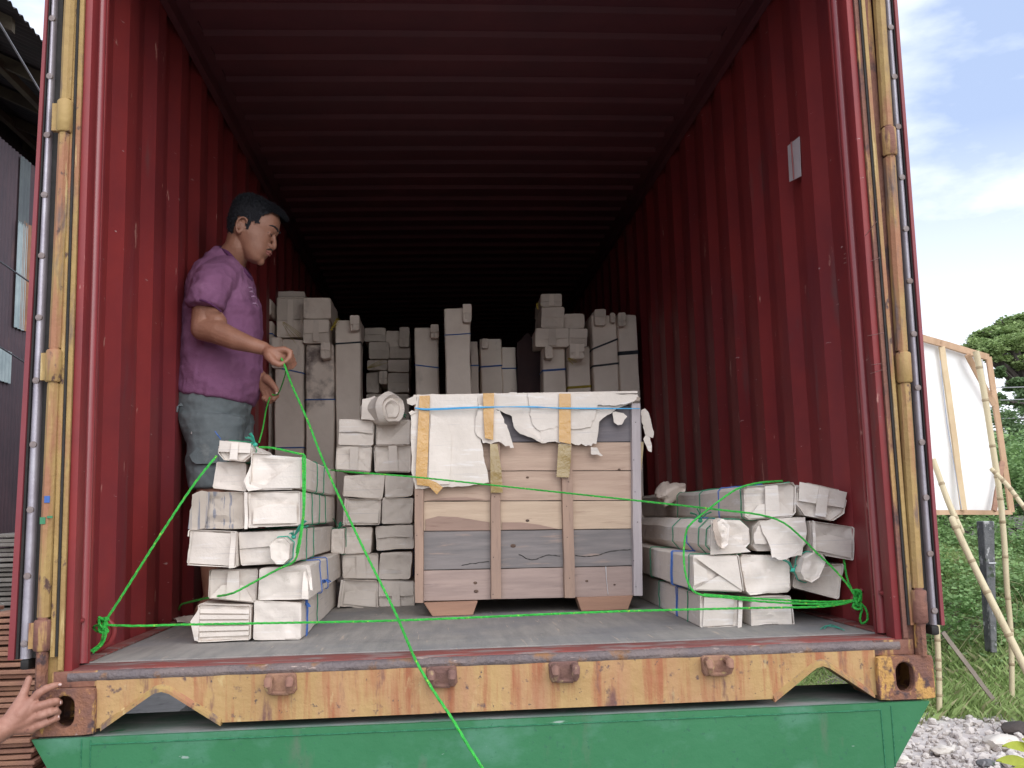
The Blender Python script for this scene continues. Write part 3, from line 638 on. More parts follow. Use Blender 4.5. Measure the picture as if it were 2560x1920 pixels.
parcel('cardboard_parcel', 'plain leaning parcel end under the small top parcel of the left pile', Q(C4, (278, 312), (482, 325), (486, 524), (246, 500)), yl+.03, .55, GL, 'plain', seed=10, wob=.002, dx=-.02)
parcel('cardboard_parcel', 'top right parcel of the left front pile with a diagonal fold across its end', Q(C4, (530, 256), (880, 282), (872, 505), (512, 512)), yl, 1.12, GL, 'diag', [(.36, TWG), (.60, TWG)], seed=11, dx=-.01)
parcel('small_parcel', 'small crumpled white parcel on the very top of the left front pile', Q(C4, (302, 168), (528, 190), (516, 318), (292, 300)), yl-.01, .50, GL, 'fold', [(.06, TWG)], seed=12, r=.02, wob=.008, knot=(1.04, .98, .03, TWT), dx=-.02)
sheet('torn_wrapper', jag([at(*C4(468, 448), y=yl-.02), at(*C4(520, 330), y=yl-.01), at(*C4(505, 470), y=yl-.02), at(*C4(600, 500), y=yl-.03), at(*C4(500, 520), y=yl-.03)], .002, 3, 5), CARD, p, .003, .004)
ym = 1.50
mid = [((1150, 1130), (1392, 1142), (1392, 1332), (1130, 1312), 'layer', 'bottom left parcel of the middle pile, loose wrapper at its left edge'),
 ((1397, 1132), (1645, 1142), (1645, 1322), (1397, 1322), 'fold', 'bottom right parcel of the middle pile, beside the wooden crate'),
 ((1152, 962), (1395, 950), (1397, 1126), (1157, 1122), 'tuck', 'second lowest parcel in the left column of the middle pile'),
 ((1407, 942), (1630, 942), (1622, 1127), (1405, 1122), 'plain', 'second lowest parcel in the right column of the middle pile, plain end'),
 ((1150, 768), (1362, 765), (1345, 950), (1150, 952), 'plain', 'parcel with a stepped corner block, third from the bottom of the middle pile'),
 ((1380, 760), (1640, 748), (1645, 915), (1385, 932), 'plainf', 'parcel with a scuffed right end, third from the bottom by the crate'),
 ((1175, 572), (1417, 577), (1408, 750), (1165, 752), 'layer', 'parcel with a lifted top edge in the left column of the middle pile'),
 ((1427, 562), (1640, 562), (1635, 742), (1417, 747), 'plain', 'rounded soft parcel in the right column of the middle pile'),
 ((1160, 410), (1442, 400), (1425, 577), (1150, 557), 'diagl', 'parcel with a diagonal crease falling to the right, middle pile'),
 ((1447, 405), (1645, 410), (1640, 552), (1442, 562), 'plain', 'smooth shaded parcel half hidden by the torn cardboard on the crate'),
 ((1112, 210), (1352, 210), (1342, 387), (1107, 372), 'tuck', 'parcel with a crushed bottom edge below the plain top left parcel'),
 ((1370, 205), (1620, 200), (1620, 387), (1377, 387), 'tuck', 'parcel with a boxed fold below the diagonal creased top right parcel'),
 ((1125, 20), (1370, 30), (1362, 207), (1120, 202), 'plainf', 'plain end parcel at the top left of the middle pile'),
 ((1385, 30), (1625, 30), (1622, 202), (1385, 202), 'diag', 'diagonally creased parcel at the top right of the middle pile')]
for k, (a, b, c, d, e, lb) in enumerate(mid):
    parcel('cardboard_parcel', lb, Q(C4, a, b, c, d), ym+.01*(k % 3), 1.2, GM, e, [(.25, TWB)] if k % 3 == 0 else (), seed=20+k, wob=.005, r=.006)
parcel('small_parcel', 'small block with green twine at the left edge of the middle pile', Q(C4, (1074, 782), (1165, 778), (1160, 952), (1070, 946)), ym-.04, .5, GM, 'plain', [(.05, TWG)], seed=40, knot=(.5, .95, .03, TWG))
# crumpled roll lying on top of the middle pile
rt = thing('rolled_parcel', 'crumpled paper roll lying on top of the middle pile', 'parcel', at(*C2(1300, 1350), y=1.5), GM)
bm = bmesh.new(); a, b = at(*C2(1200, 1285), y=1.56), at(*C2(1378, 1268), y=1.44)
rings = []
for k in range(9):
    t = k/8; c = a.lerp(b, t); r_ = (.052+.018*t); ax = (b-a).normalized(); n1 = ax.orthogonal().normalized(); n2 = ax.cross(n1)
    rings.append([c+(n1*math.cos(q)+n2*math.sin(q))*r_*(1+.16*noise.noise(Vector((math.cos(q)*1.5, math.sin(q)*1.5, t*2.5)))) for q in [2*math.pi*i/26 for i in range(26)]])
for k_, rr in ((.02, .86), (.030, .80), (.012, .62), (.020, .5), (.006, .3)): rings.append([b+(p-b)*rr+(b-a).normalized()*(k_) for p in rings[8]])
loft(bm, rings); fin('roll', bm, CARD, rt, 30)
sheet('loose_end', jag([at(*C2(1128, 1172), y=1.47), at(*C2(1240, 1140), y=1.47), at(*C2(1250, 1250), y=1.44), at(*C2(1245, 1370), y=1.45), at(*C2(1118, 1358), y=1.47)], .002, 2, 4), CARD, rt, .004, .010)
bm = bmesh.new(); c = at(*C2(1480, 1320), y=1.50)
for k in range(9): tube(bm, [c, c+Vector((random.uniform(-.015, .015), -.01, random.uniform(0, .01))), c+Vector((random.uniform(-.03, .03), random.uniform(-.02, 0), random.uniform(-.02, .03)))], .003, 5, flat=.4)
fin('twine_knot', bm, TWG, rt)
# right pile
yr = .42; DXR = .03
SR = lambda *a: [(t, c) for t, c in a]
parcel('cardboard_parcel', 'bottom left parcel of the right front pile with a wide plain end', Q(C6, (655, 1135), (990, 1150), (985, 1395), (655, 1416)), yr, 1.9, GR, 'layerr', SR((.17, TWG), (.33, TWB), (.35, TWB), (.66, TWG)), seed=51, dx=DXR)
parcel('cardboard_parcel', 'bottom right parcel of the right front pile, soft paper end in a wrapper rim', Q(C6, (1095, 1152), (1432, 1140), (1468, 1390), (1098, 1402)), yr, 1.9, GR, 'lip', seed=52, dx=0, wob=.006)
parcel('cardboard_parcel', 'parcel with an envelope fold pointing right, second row left of the right pile', Q(C6, (590, 795), (978, 785), (1028, 1108), (595, 1092)), yr-.005, 1.9, GR, 'env', SR((.05, TWG), (.30, TWB), (.32, TWB), (.72, TWG)), seed=53, dx=DXR)
parcel('cardboard_parcel', 'smooth bulging parcel in the centre of the second row of the right pile', Q(C6, (1003, 780), (1436, 802), (1436, 1106), (1062, 1140)), yr, 1.9, GR, 'plain', seed=54, wob=.006, r=.011)
parcel('cardboard_parcel', 'tilted parcel hanging over the edge at the right of the right pile', Q(C6, (1475, 905), (1884, 862), (1840, 1165), (1452, 1062)), yr+.02, 1.8, GR, 'lip', seed=55)
parcel('small_parcel', 'short taped block tied on the tilted parcel with teal twine', Q(C6, (1560, 765), (1782, 785), (1655, 1040), (1512, 985)), yr-.06, .10, GR, 'plain', [(.05, TWT)], seed=56, r=.02, knot=(-.1, .25, .05, TWT))
parcel('cardboard_parcel', 'third row left parcel of the right pile with a torn bundle fixed on its end', Q(C6, (735, 478), (1080, 488), (1095, 765), (725, 790)), yr, 1.9, GR, 'diagl', SR((.02, TWG), (.12, TWG), (.30, TWB), (.55, TWG)), seed=57, dx=DXR, r=.03, knot=(0, .95, .12, TWG))
p, uv, flap = parcel('small_parcel', 'torn vertical bundle strapped to a parcel end in the right pile', Q(C6, (765, 470), (900, 468), (895, 728), (800, 728)), yr-.05, .05, GR, 'plain', seed=58, r=.018, wob=.012)
sheet('torn_strip', jag([uv(-.05, .95, -.01), uv(.25, 1, -.01), uv(.30, .5, -.012), uv(.38, .02, -.01), uv(.05, .1, -.012), uv(-.1, .5, -.01)], .004, 5, 8), CARDIN, p, .004, .005)
p, uv, flap = parcel('cardboard_parcel', 'parcel with a ragged sheet of cardboard drooping from its end, right pile', Q(C6, (1120, 480), (1580, 458), (1580, 742), (1100, 760)), yr+.01, 1.9, GR, 'plain', seed=59, r=.02)
sheet('drooping_sheet', jag([at(*C6(1170, 505), y=yr-.03), at(*C6(1300, 470), y=yr-.03), at(*C6(1575, 455), y=yr-.02), at(*C6(1585, 620), y=yr-.03), at(*C6(1540, 790), y=yr-.04), at(*C6(1450, 800), y=yr-.05), at(*C6(1375, 825), y=yr-.05), at(*C6(1285, 805), y=yr-.05), at(*C6(1265, 700), y=yr-.04), at(*C6(1210, 600), y=yr-.035)], .003, 4, 2), CARD, p, .003, .008, 2, 9)
sheet('torn_scrap', jag([at(*C6(1120, 600), y=yr-.02), at(*C6(1180, 520), y=yr-.02), at(*C6(1240, 690), y=yr-.02), at(*C6(1130, 690), y=yr-.02)], .004, 4, 9), CARD, p, .003, .010)
parcel('cardboard_parcel', 'square parcel with triple wrapper layers, third row right of the right pile', Q(C6, (1596, 492), (1976, 545), (1976, 832), (1606, 765)), yr, 1.8, GR, 'layer', seed=60, wob=.003)
parcel('cardboard_parcel', 'top left parcel of the right front pile with a pale triangular flap', Q(C6, (1025, 200), (1474, 160), (1468, 450), (1045, 482)), yr+.01, 1.9, GR, 'tuck', SR((.02, TWG), (.32, TWB), (.60, TWG), (1.0, TWG)), seed=61, dx=DXR, r=.012, wob=.006)
parcel('cardboard_parcel', 'crumpled top right parcel of the right front pile, its paper pulled to the left', Q(C6, (1500, 148), (1925, 242), (1872, 500), (1482, 430)), yr, 1.8, GR, 'fold', seed=62, wob=.012, r=.03)
cpt = thing('paper_scrap', 'crumpled paper lying far back on the right pile beside the wall', 'paper scrap', at(*C6(400, 240), y=1.5), None)
bm = bmesh.new(); ellip(bm, at(*C6(405, 235), y=1.5), (.068, .05, .040), seg=28)
for v in bm.verts: v.co += Vector((1, 1, 1))*noise.noise(v.co*22)*.035
fin('crumpled_paper', bm, CARDD, cpt, 20)
# standing parcels at the back
yb = 3.35
def back(lb, c, x0, x1, ytop, y0=yb, straps=(), ml=None, grp=GB, ybot=None, dep=.20, seed=0, end='plain', name='standing_parcel', **kw):
    zt = at(*c((x0+x1)/2, ytop), y=y0).z
    a, b = c(x0, ytop), c(x1, ytop)
    TLp, TRp = at(*a, y=y0), at(*b, y=y0); zb = FZ if ybot is None else at(*c((x0+x1)/2, ybot), y=y0).z
    root = thing(name, lb, 'parcel', ((TLp.x+TRp.x)/2, y0, zb), grp); bm = bmesh.new(); n = 10
    W = (TRp.x-TLp.x)/2-.0015; cxx = (TLp.x+TRp.x)/2; rg = []
    def ringat(z, k=1., e=0.):
        o = []
        for (u, v) in [(-.92, -1), (0, -1.0), (.92, -1), (1, -.9), (1, 0), (1, .9), (.9, 1), (0, 1), (-.9, 1), (-1, .9), (-1, 0), (-1, -.9)]:
            p = Vector((cxx+u*(W+e)*k, y0+dep/2+v*(dep/2+e)*k, z)); o.append(p+Vector((noise.noise(p*7+Vector((seed, 0, 0))), noise.noise(p*7+Vector((0, seed, 3))), 0))*.007)
        return o
    for k in range(n+1): rg.append(ringat(zb+(zt-zb-.008)*k/n))
    rg.append([p+Vector((0, 0, noise.noise(p*15)*.006)) for p in ringat(zt, .95)]); rg.append(ringat(zt+.002, .5))
    loft(bm, rg); fin('wrapping', bm, ml or CARDD, root, 30)
    for s_ in straps:
        py, col_, wd, sl = (list(s_)+[.004, 0])[:4]
        zz = at(*c((x0+x1)/2, py), y=y0).z; bm = bmesh.new(); r_ = ringat(zz, 1, .004); r_ = [Vector((p.x, p.y, p.z+sl*(p.x-cxx)/W)) for p in r_]
        lo_ = [p-Vector((0, 0, wd)) for p in r_]; hi_ = [p+Vector((0, 0, wd)) for p in r_]; m_ = len(r_)
        va = [bm.verts.new(p) for p in lo_]; vb = [bm.verts.new(p) for p in hi_]
        for i in range(m_): bm.faces.new((va[i], va[(i+1) % m_], vb[(i+1) % m_], vb[i]))
        bmesh.ops.solidify(bm, geom=list(bm.faces), thickness=.0015); fin('strap', bm, col_, root, 40)
    return root
def bundle(lb, c, x0, x1, yt, ybm, y0, grp=GT, seed=0, L_=.4, tint=None, end='plain', name='small_parcel', **kw):
    return parcel(name, lb, Q(c, (x0, yt), (x1, yt), (x1, ybm), (x0, ybm)), y0, L_, grp, end, seed=seed, m=tint or CARDD, wob=.006, r=.008, rings=4, **kw)
back('standing parcel just right of the man with blue twine at his elbow height', C2, 120, 300, 455, 3.25, [(570, TWB), (1186, TWB)], seed=101)
back('standing parcel behind the gripping hand, with a blue twine', C2, 318, 590, 622, 3.15, [(905, TWB, .004, -.02), (1620, TWB)], seed=102)
back('standing parcel with a dark damp stain and blue twine, left of the tallest left one', C2, 600, 866, 672, 3.15, [(1176, TWB)], seed=103, ml=mat('stained_old_cardboard', (.80, .70, .62), (.68, .58, .51), 4, .85, .4, 25, bdist=.006, layers=[((.19, .15, .14), 2.2, .55, .62, V1)]))
back('standing parcel with a black strap near its top, left of the dark gap', C2, 876, 1108, 446, 3.15, [(655, TWK, .005)], seed=104)
back('narrow standing parcel right of the dark gap with blue twine', C2, 1608, 1828, 512, 3.35, [(870, TWB, .004, -.01)], seed=105)
back('tallest standing parcel near the centre with a small block on its corner', C2, 1882, 2120, 330, 3.05, [(575, TWB, .003)], seed=106)
back('thin standing parcel in the shade just right of the tallest centre one', C3, 278, 350, 640, 3.6, [(862, TWB)], seed=107)
back('shaded standing parcel with a pale patch left of its top', C3, 366, 566, 618, 3.6, [(868, TWB, .005)], seed=108)
back('shaded standing parcel just left of the dark cloth', C3, 568, 704, 690, 3.6, [(888, TWB)], seed=109)
back('standing parcel with a bright blue twine band under the lying bundle', C3, 936, 1156, 700, 3.3, [(903, TWB, .006)], seed=110)
back('standing parcel with a yellow band low on its front', C3, 1166, 1382, 690, 3.3, [(1060, TWY, .008)], seed=111)
back('standing parcel with two black straps under the torn bundles', C3, 1395, 1625, 400, 3.25, [(665, TWK, .006, .03), (855, TWK, .006, .008)], seed=112)
back('rightmost standing parcel against the red wall with one wide black strap', C3, 1632, 1815, 395, 3.25, [(745, TWK, .012)], seed=113)
bk = [(C2, 165, 290, 245, 392, 3.2, 'small box on top of the parcel beside the man'), (C2, 344, 592, 240, 600, 3.3, 'large dark wrapped box left of the two stacked boxes'), (C2, 350, 600, 180, 262, 3.6, 'crumpled dusty bundle on the large dark box'),
 (C2, 588, 838, 238, 430, 3.15, 'upper of the two stacked boxes left of centre'), (C2, 585, 822, 440, 655, 3.12, 'lower of the two stacked boxes left of centre'), (C2, 745, 832, 645, 795, 3.06, 'little block stuck to the front of a stained standing parcel'),
 (C2, 292, 388, 598, 880, 3.12, 'narrow wrapped end between the man and the gripping hand'), (C2, 1015, 1100, 402, 540, 3.10, 'little rounded block on the parcel with the black strap'),
 (C2, 1150, 1345, 515, 640, 4.2, 'top left bundle inside the dark gap'), (C2, 1350, 1470, 540, 690, 4.2, 'top middle bundle inside the dark gap'), (C2, 1470, 1560, 512, 690, 4.15, 'slim top right bundle inside the dark gap'), (C2, 1190, 1372, 645, 800, 4.15, 'square parcel end in the dark gap above the yellow ties'),
 (C2, 1380, 1565, 690, 800, 4.2, 'parcel end on the right of the dark gap, second row'), (C2, 1175, 1355, 815, 905, 4.2, 'flat parcel end with yellow ties in the dark gap'), (C2, 1362, 1560, 810, 920, 4.2, 'flat parcel end in the dark gap, third row right'),
 (C2, 1165, 1282, 925, 1110, 4.2, 'parcel end low on the left of the dark gap'), (C2, 1285, 1358, 915, 1030, 4.12, 'small pale block low in the dark gap'), (C2, 1362, 1560, 930, 1110, 4.2, 'parcel end low on the right of the dark gap'), (C2, 1165, 1560, 1125, 1400, 4.2, 'wide dark parcel at the foot of the dark gap'),
 (C2, 1757, 1830, 485, 610, 3.30, 'pale block on the corner of the narrow parcel right of the dark gap'), (C2, 2052, 2130, 293, 460, 3.0, 'pale little block standing on the tallest centre parcel'),
 (C3, 380, 442, 612, 700, 3.56, 'tiny pale block on a shaded standing parcel'), (C3, 930, 1120, 205, 322, 3.3, 'topmost rounded bundle on the right back stack'), (C3, 932, 1145, 322, 516, 3.3, 'upright box under the topmost bundle at the right back'),
 (C3, 1145, 1330, 386, 520, 3.35, 'box right of the upright box on the back stack'), (C3, 880, 1185, 520, 690, 3.25, 'long bundle lying across the standing parcels'), (C3, 1190, 1360, 520, 690, 3.25, 'right end bundle lying across the standing parcels'),
 (C3, 970, 1042, 682, 792, 3.2, 'small hanging block under the long lying bundle'), (C3, 1195, 1330, 660, 800, 3.18, 'slanting rounded block hanging beside the yellow twine'), (C3, 1425, 1530, 342, 492, 3.2, 'torn round bundle on the parcel with two black straps'), (C3, 1572, 1620, 378, 470, 3.2, 'thin torn block between the two torn bundles'), (C3, 1640, 1708, 376, 500, 3.2, 'torn bundle on the rightmost standing parcel')]
for k, (c, x0, x1, a, b, y, lb) in enumerate(bk): bundle(lb, c, x0, x1, a, b, y, seed=130+k, end=('plain', 'fold', 'plainf')[k % 3])
# things that fill the dark bay behind, below the visible ends
for k, (x0, x1, zt) in enumerate(((-.62, -.34, .9), (-.33, -.06, .95))): pass
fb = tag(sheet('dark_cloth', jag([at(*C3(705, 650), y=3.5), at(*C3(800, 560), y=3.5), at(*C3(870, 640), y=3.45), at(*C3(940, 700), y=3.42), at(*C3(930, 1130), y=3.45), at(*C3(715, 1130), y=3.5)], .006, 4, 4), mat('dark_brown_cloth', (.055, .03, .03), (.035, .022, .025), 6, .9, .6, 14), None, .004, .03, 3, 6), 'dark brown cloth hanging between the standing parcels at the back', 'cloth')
# yellow ties at the back
for k, (c, a, b, y) in enumerate(((C2, (400, 470), (545, 620), 3.05), (C2, (835, 540), (885, 450), 3.1), (C2, (1180, 885), (1340, 835), 4.0), (C3, (895, 290), (930, 330), 3.2), (C3, (1180, 800), (1240, 850), 3.15))):
    A, B = at(*c(*a), y=y), at(*c(*b), y=y); bm = bmesh.new()
    for j in range(5):
        q = Vector((random.uniform(-.02, .02), random.uniform(-.02, .01), random.uniform(-.02, .02))); tube(bm, smooth_path([A+q*.3, A.lerp(B, .5)+q, B+q*1.4], 4), .0035, 5, flat=.3)
    tag(fin('yellow_tie', bm, TWY), ['loose yellow twine on the large dark box behind the hand', 'yellow twine tuft beside the two stacked boxes', 'yellow twine across a parcel end in the dark gap', 'yellow twine at the topmost bundle on the right', 'yellow twine under the slanting rounded block'][k], 'twine', 'loose yellow twines on the back stack')

# ================================================================ CRATE
yc = 1.05; cr = thing('wooden_crate', 'wooden crate on two skids, torn cardboard and tan tape over its top', 'crate', (.21, yc, FZ))
P5 = lambda x, y, yy=yc: at(*C5(x, y), y=yy)
rows_ = [(205, 428, 425, W_D), (430, 616, 612, W_T), (618, 806, 803, W_T), (808, 1003, 990, W_L), (1006, 1258, 1228, W_G), (1262, 1452, 1420, W_M)]
prev = None
zl = []   # plank seams : heights from left & right measurements
seamL = [205, 430, 617, 812, 1006, 1260, 1462]; seamR = [190, 427, 613, 806, 990, 1228, 1425]
for k in range(6):
    m_ = [W_D, W_T, W_T, W_L, W_G, W_M][k]
    a, b = P5(165, seamL[k]), P5(1612, seamR[k]); c, d = P5(1618, seamR[k+1]), P5(150, seamL[k+1])
    g = .0016; bm = bmesh.new(); n = 30; nv = 4; grid = []
    for i in range(n+1):
        t = i/n; top_ = a.lerp(b, t); bo = d.lerp(c, t); col_ = []
        for j in range(nv+1):
            p = top_.lerp(bo, (g+(1-2*g)*0+j/nv*(1)) if 0 else j/nv); p.z += (-g if j == 0 else g if j == nv else 0)+.0012*noise.noise(Vector((t*9, k, j)))*(1 if j in (0, nv) else 0)
            p.y += .0015*noise.noise(Vector((t*3, k*2, j*.5))); col_.append(bm.verts.new(p))
        grid.append(col_)
    for i in range(n):
        for j in range(nv): bm.faces.new((grid[i][j], grid[i][j+1], grid[i+1][j+1], grid[i+1][j]))
    fr_ = [(g_[0], g_[-1]) for g_ in grid]; rg_ = []
    bk_ = [[bm.verts.new(v.co+Vector((0, .018, 0))) for v in g_] for g_ in grid]
    for i in range(n):
        for j in range(nv): bm.faces.new((bk_[i][j], bk_[i+1][j], bk_[i+1][j+1], bk_[i][j+1]))
        for j in (0, nv): bm.faces.new((grid[i][j], grid[i+1][j], bk_[i+1][j], bk_[i][j]))
    for i in (0, n):
        for j in range(nv): bm.faces.new((grid[i][j], grid[i][j+1], bk_[i][j+1], bk_[i][j]))
    o = fin('plank', bm, m_, cr, 30); o['label'] = ['dark grey top plank', 'tan plank under the dark one', 'tan plank with a knot', 'pale plank with a darker streak', 'cracked grey plank', 'mauve bottom plank'][k]
    rt_ = P5(1612, (seamR[k]+seamR[k+1])/2)
# darker heartwood streak, crack lines and knots
def strk(poly, m_, nm): return sheet(nm, [P5(x, y, yc-.0045) for x, y in poly], m_, cr, .0012, .0003, 2)
HW = wood('heartwood_streak', (.35, .235, .19), (.30, .205, .165), (.22, .14, .11))
strk([(216, 930), (300, 908), (420, 914), (520, 930), (632, 948), (632, 1000), (216, 1003)], HW, 'heartwood_streak'); strk([(712, 948), (840, 948), (960, 965), (1080, 992), (712, 997)], HW, 'heartwood_streak')
strk([(220, 806), (330, 790), (480, 786), (600, 800), (480, 805)], HW, 'heartwood_streak')
for pts_ in ([(820, 1155), (880, 1185), (930, 1190), (1000, 1160), (1090, 1165)], [(1185, 1165), (1260, 1170), (1340, 1160), (1420, 1135), (1545, 1125)], [(450, 1228), (520, 1215), (630, 1200)]):
    bm = bmesh.new(); tube(bm, [p_+Vector((0, 0, .003*noise.noise(p_*60))) for p_ in smooth_path([P5(x, y, yc-.001) for x, y in pts_], 5)], [.0006+.0012*abs(math.sin(q_*1.3)) for q_ in range((len(pts_)-1)*5+1)], 6); fin('crack', bm, DARK, cr)
for x, y, r_ in ((785, 1100, .007), (878, 937, .005), (878, 657, .004), (1472, 606, .004), (540, 1340, .005), (545, 1395, .006), (1262, 1328, .004), (1442, 1352, .003)):
    bm = bmesh.new(); ellip(bm, P5(x, y, yc-.001), (r_*1.5, .002, r_), seg=12); fin('knot', bm, mat('dark_knot', (.14, .085, .06), (.09, .06, .05), 60, .8, .4, 90), cr)
bm = bmesh.new(); tube(bm, [P5(1385, 1235, yc-.002), P5(1388, 1300, yc-.003), P5(1400, 1415, yc-.002)], [.006, .0035, .003], 6, flat=.3); fin('white_paint_drip', bm, WHITET, cr)
def batten(x0, x1, x2, x3, ya, yb_, m_, dep=.026):
    pr_ = [P5(x0, ya), P5(x1, ya), P5(x2, yb_), P5(x3, yb_)]; bm = bmesh.new(); n = 16; rg = []
    for j in range(n+1):
        t = j/n; A = pr_[0].lerp(pr_[3], t); B = pr_[1].lerp(pr_[2], t); w_ = .0016*noise.noise(Vector((t*7, x0, 0)))
        rg.append([(A.x+w_, yc-.002, A.z), (A.x+.002+w_, yc-dep, A.z), (B.x-.002+w_, yc-dep, B.z), (B.x+w_, yc-.002, B.z)])
    loft(bm, rg); return fin('batten', bm, m_, cr, 25)
batten(142, 208, 206, 148, 130, 1466, W_B); batten(636, 700, 708, 638, 300, 1440, W_B); batten(1085, 1160, 1184, 1112, 300, 1434, W_B)
batten(1542, 1602, 1618, 1556, 182, 1420, W_P)
for bx_, ys_ in ((175, (230, 320, 770, 900, 1050, 1200, 1300, 1400)), (670, (800, 900, 960, 1060, 1180, 1300, 1400)), (1140, (700, 770, 850, 950, 1060, 1180, 1290, 1390)), (1580, (300, 480, 560, 680, 760, 880, 960, 1080, 1180, 1290, 1380))):
    bm = bmesh.new()
    for y_ in ys_[::2]: ellip(bm, P5(bx_+random.uniform(-16, 16), y_+random.uniform(-20, 20), yc-.027), (.0018, .001, .0018), seg=8)
    fin('nail_row', bm, DARK, cr)
# right return, back, left side and lid
A_, B_ = P5(1612, 190), P5(150, 1462)
CDEP = .70; x0c, x1c, z0c, z1c = P5(160, 800).x, P5(1612, 800).x-.004, P5(880, 1442).z, P5(880, 112).z-.012
bm = bmesh.new(); bx(bm, (x0c+.005, yc+.02, z0c), (x0c+.025, yc+CDEP, z1c)); bx(bm, (x1c-.022, yc+.02, z0c), (x1c-.002, yc+CDEP, z1c)); bx(bm, (x0c+.026, yc+CDEP-.02, z0c), (x1c-.024, yc+CDEP, z1c)); fin('side_boards', bm, W_M, cr, 0)
bm = bmesh.new(); bx(bm, (x0c+.027, yc+.02, z0c+.0), (x1c-.025, yc+CDEP-.022, z0c+.02)); fin('bottom_board', bm, W_B, cr, 0)
bm = bmesh.new(); bx(bm, (x0c-.006, yc-.030, z1c+.001), (x1c+.004, yc+CDEP+.01, z1c+.010)); fin('cardboard_lid', bm, CARD, cr, 0)
for pts_ in (((205, 1462), (556, 1448), (525, 1550), (262, 1562)), ((1198, 1432), (1562, 1425), (1530, 1516), (1228, 1522))):
    f = [P5(*p, yc-.02) for p in pts_]; zt_ = z0c-.001; zb_ = FZ+.001; f[0].z = f[1].z = zt_; f[2].z = f[3].z = zb_
    for yy0, yy1 in ((yc-.02, yc+.06), (yc+CDEP-.10, yc+CDEP-.02)):
        bm = bmesh.new(); loft(bm, [[(p.x, yy, p.z) for p in f] for yy in (yy0, yy1)]); bevel_all(bm, .002, 1); fin('skid', bm, W_S, cr)
# torn cardboard cover, tape and blue twine
CY = yc-.032
def cov(poly, off, nm, m_=CARD, am=.005, n=12, th=.003, wob=.004, seed=1, torn=True, lift=None):
    pts = [P5(x, y, CY-off) for x, y in poly]
    return sheet(nm, jag(pts, am, n, seed) if torn else pts, m_, cr, th, wob, 2, 10, seed, lift)
cov([(122, 240), (150, 232), (165, 120), (550, 118), (560, 300), (545, 370), (585, 450), (600, 560), (622, 640), (628, 690), (450, 716), (300, 722), (152, 732), (125, 600)], .0, 'torn_cover', am=.002, seed=2)
cov([(250, 245), (350, 290), (385, 400), (380, 560), (372, 700), (235, 712)], .006, 'torn_cover_layer', am=.002, seed=3, wob=.002)
cov([(550, 116), (880, 110), (890, 200), (905, 300), (940, 345), (985, 350), (970, 436), (900, 395), (850, 340), (790, 330), (800, 290), (760, 250), (700, 222), (660, 215), (560, 190)], .002, 'torn_cover', seed=4)
cov([(560, 190), (700, 222), (715, 260), (745, 320), (765, 400), (790, 465), (735, 455), (690, 425), (640, 440), (590, 435), (540, 360), (548, 290)], .012, 'torn_cover_layer', seed=5, wob=.008)
cov([(790, 335), (812, 318), (860, 345), (960, 412), (975, 436), (900, 398), (830, 375)], .010, 'torn_edge', seed=15, wob=.006, am=.002)
cov([(880, 112), (1592, 120), (1594, 160), (1505, 188), (1430, 232), (1375, 268), (1335, 310), (1325, 440), (1270, 448), (1150, 442), (1070, 430), (970, 436), (960, 350), (1050, 325), (1080, 350), (905, 300)], .003, 'torn_cover', seed=6)
cov([(882, 110), (1588, 119), (1585, 150), (1505, 185), (1310, 190), (1310, 240), (1290, 330), (1170, 345), (1080, 330), (985, 350), (940, 345), (905, 290)], .010, 'torn_cover_layer', seed=7, wob=.003)
cov([(1430, 235), (1500, 240), (1525, 262), (1500, 300), (1465, 318), (1440, 300)], .006, 'torn_scrap', seed=8); cov([(1290, 460), (1330, 462), (1368, 515), (1290, 505)], .004, 'torn_scrap', seed=9)
cov([(95, 150), (150, 118), (160, 180), (130, 190), (100, 178)], .004, 'torn_scrap', seed=10); cov([(108, 235), (130, 222), (160, 235), (120, 255)], .004, 'torn_scrap', seed=11)
for sgn, poly in enumerate(([(1640, 210), (1662, 235), (1680, 300), (1700, 360), (1695, 400), (1655, 392), (1630, 320), (1612, 240)], [(1640, 385), (1672, 400), (1680, 440), (1678, 495), (1650, 470), (1625, 410)], [(1585, 135), (1612, 140), (1605, 160), (1500, 185), (1540, 160)])):
    cov(poly, -.03 if sgn < 2 else .005, 'torn_scrap', seed=12+sgn, wob=.010, am=.005, m_=CARD if sgn < 2 else CARDIN)
def tape(poly, off, m_=TAPE, seed=0): return cov(poly, off, 'packing_tape', m_, torn=False, th=.0008, wob=.0018, seed=seed)
tape([(178, 128), (246, 126), (240, 300), (236, 480), (226, 668), (152, 668), (160, 480), (170, 300)], .010, seed=1)
tape([(160, 668), (226, 666), (290, 690), (330, 722), (290, 768), (240, 715), (160, 705)], .012, seed=2)
tape([(590, 112), (662, 110), (655, 200), (650, 300), (656, 415), (602, 402), (592, 260)], .024, seed=3)
tape([(636, 440), (684, 440), (708, 600), (718, 756), (640, 756), (636, 600)], .008, TAPEG, seed=4)
tape([(1082, 114), (1158, 114), (1150, 300), (1160, 442), (1082, 425), (1096, 300)], .020, seed=5)
tape([(1078, 440), (1162, 440), (1158, 560), (1148, 657), (1066, 655), (1074, 540)], .010, TAPEG, seed=6)
tape([(1605, 430), (1632, 425), (1618, 600), (1608, 600)], -.034, TAPEG, seed=7)
bm = bmesh.new()
for k in range(3):
    pts_ = smooth_path([P5(148, 206+k, CY-.016), P5(250, 212+4*k, CY-.018), P5(560, 200+3*k, CY-.026), P5(900, 202-2*k, CY-.022), P5(1080, 206+2*k, CY-.026), P5(1350, 208+2*k, CY-.016), P5(1606, 212, CY-.012)], 6)
    tube(bm, pts_, .0036, 6, flat=.5)
fin('blue_twine', bm, TWL, cr)

